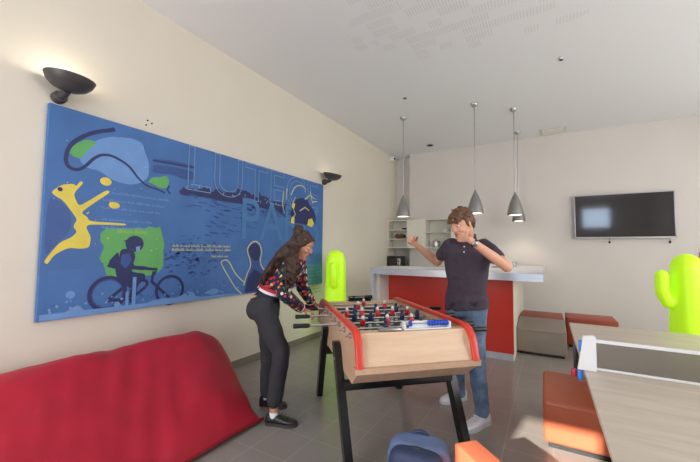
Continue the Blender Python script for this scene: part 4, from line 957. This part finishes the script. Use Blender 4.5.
        b = NB(); capsule(b, V((a_.x, a_.y, .080)), V((a_.x, a_.y, .066)), .038, .041); smooth_obj('sock', b, K['sock'], o, base, .007, 2)
    # hair: skull cap, bun, long curls falling down the back
    f, l, u = F; b = NB(); s = .93
    blob(b, P(-.024, 0, .034), f, l, u, .094*s, .081*s, .092*s, 24, 16)
    blob(b, P(-.088, 0, .105), f, l, u, .040, .045, .040, 16, 10)
    r2 = random.Random(11)
    for k in range(26):
        a = r2.uniform(0, 2*PI); e = r2.uniform(-.8, 1.4); c = P(-.092, 0, .108)+(f*math.cos(a)*math.cos(e)+l*math.sin(a)*math.cos(e)+u*math.sin(e))*.038; blob(b, c, f, l, u, .014, .014, .012, 8, 6)
    for q in (-1, 1): capsule(b, P(.055, q*.06, .06), P(-.01, q*.076, -.03), .018, .016, 10); capsule(b, P(.09, q*.014, .031), P(.08, q*.045, .032), .004, .003, 8)
    for q in range(9): capsule(b, P(.066, -.045+.011*q, .082), P(-.02, -.05+.012*q, .115), .016, .02, 8)
    back = -fwd
    root = P(-.09, 0, -.01)
    rs = []
    end = pel.lerp(ch, .36)+back*.10
    # body of the mane down the back and over the near shoulder
    for j in range(9):
        g = j/8; c = P(-.05, 0, .0).lerp(ch+back*.085, min(1, g*2)) if g < .5 else (ch+back*.085).lerp(end, (g-.5)*2)
        rs.append((c-lat*.03*min(1, g*2), .075+.08*math.sin(PI*min(1, g*1.1)), .055+.02*math.sin(PI*g)))
    rings(b, [ell(c, lat, (back*.7+f*.3*(1 if i < 4 else 0)).normalized(), w_, d_, 20) for i, (c, w_, d_) in enumerate(rs)])
    for k in range(92):
        la = r2.uniform(-1.35, .9); st = P(-.05+r2.uniform(-.035, .05), .075*la, r2.uniform(-.05, .06)); L = r2.uniform(.6, 1.05)
        shd = ch+back*(.085+.03*r2.random())+lat*(.145*la); en = (pel.lerp(ch, .36+(1-L)*.9)+back*(.09+.05*r2.random())+lat*(.135*la)+V((0, 0, -.02)))
        if k % 4 == 0: shd = SN+V((.03, -.02, .02))-lat*.035+V((r2.uniform(-.05, .06), r2.uniform(-.02, .03), 0)); en = shd+V((r2.uniform(-.08, .02), r2.uniform(-.02, .01), -r2.uniform(.12, .26)))
        pts = []; ph = r2.uniform(0, 6.28); tw = r2.uniform(4, 6.5); amp = r2.uniform(.010, .020); N_ = 26
        for i in range(N_+1):
            g = i/N_; c = st.lerp(shd, g*2) if g < .5 else shd.lerp(en, (g-.5)*2)
            c += (lat*math.cos(ph+tw*2*PI*g)+back*math.sin(ph+tw*2*PI*g))*amp*min(1, g*3); pts.append(c)
        tube(b, pts, [.012*(1-.45*i/N_) for i in range(N_+1)], 7)
    nb = remesh(b, .0075, 2, .4, lambda c: NZ.noise(c*55)*.004); shift(nb, base); obj('hair', nb, K['hair_f'], o, sm=180)
woman()

# ------------------------------------------------------------------ light
def area(name, loc, rot, sx, sy, power, col):
    li = bpy.data.lights.new(name, 'AREA'); li.shape = 'RECTANGLE'; li.size = sx; li.size_y = sy; li.energy = power; li.color = col
    o = bpy.data.objects.new(name, li); C.objects.link(o); o.location = loc; o.rotation_euler = rot; return o
area('added_rear_lamp', ((FX[0]+FX[1])/2, YR+.02, 1.5), (PI/2, 0, 0), FX[1]-FX[0]-.1, 2.3, 84, (1, .97, .94))  # added lamp on the room side of the opaque rear pane
for i, (a0, a1) in enumerate(WR): area('side_fill_lamp', (XR-.02, (a0+a1)/2, 1.9), (0, PI/2, 0), 2.3, a1-a0-.1, (100, 48)[i], (1, .97, .94))  # added fill lamps in front of the opaque side panes
def portal(loc, sx, sy):
    o = area('sky_portal', loc, (PI/2, 0, 0), sx, sy, 1, (1, 1, 1)); o.data.cycles.is_portal = True
portal(((DX0+DX1)/2, YR-.02, DZ/2), DX1-DX0, DZ); portal(((CX0+CX1)/2, YR-.02, (CZ0+CZ1)/2), CX1-CX0, CZ1-CZ0)
def point(loc, e, r=.05, col=(1, .86, .66)):
    li = bpy.data.lights.new('uplight', 'POINT'); li.energy = e; li.shadow_soft_size = r; li.color = col
    o = bpy.data.objects.new('uplight', li); C.objects.link(o); o.location = loc
point(SC1, 2.6); point(SC2, .5)
li = bpy.data.lights.new('sun', 'SUN'); li.energy = 15; li.angle = .012; li.color = (1, .93, .82)
o = bpy.data.objects.new('sun', li); C.objects.link(o); o.rotation_euler = V((.15, 1, -.40)).to_track_quat('-Z', 'Y').to_euler()
wd = bpy.data.worlds.new('sky'); sc.world = wd; wd.use_nodes = True
bg = wd.node_tree.nodes['Background']; bg.inputs['Color'].default_value = (.62, .78, 1, 1); bg.inputs['Strength'].default_value = 12

# ------------------------------------------------------------------ camera
cd = bpy.data.cameras.new('camera'); cam = bpy.data.objects.new('camera', cd); C.objects.link(cam)
yaw, pit, rol = .5256, .0569, .0100
fw = V((-math.sin(yaw)*math.cos(pit), math.cos(yaw)*math.cos(pit), math.sin(pit))); r0 = V((math.cos(yaw), math.sin(yaw), 0)); u0 = r0.cross(fw)
r1 = r0*math.cos(rol)+u0*math.sin(rol); u1 = u0*math.cos(rol)-r0*math.sin(rol)
cam.matrix_world = M(((r1.x, u1.x, -fw.x, 3.1145), (r1.y, u1.y, -fw.y, 0), (r1.z, u1.z, -fw.z, 1.36), (0, 0, 0, 1)))
cd.sensor_width = 36; cd.lens = 338.6145/700*36; cd.clip_start = .05
sc.camera = cam
sc.view_settings.view_transform = 'Standard'; sc.view_settings.look = 'None'; sc.view_settings.gamma = 1; sc.view_settings.use_curve_mapping = False
sc.view_settings.exposure = 0
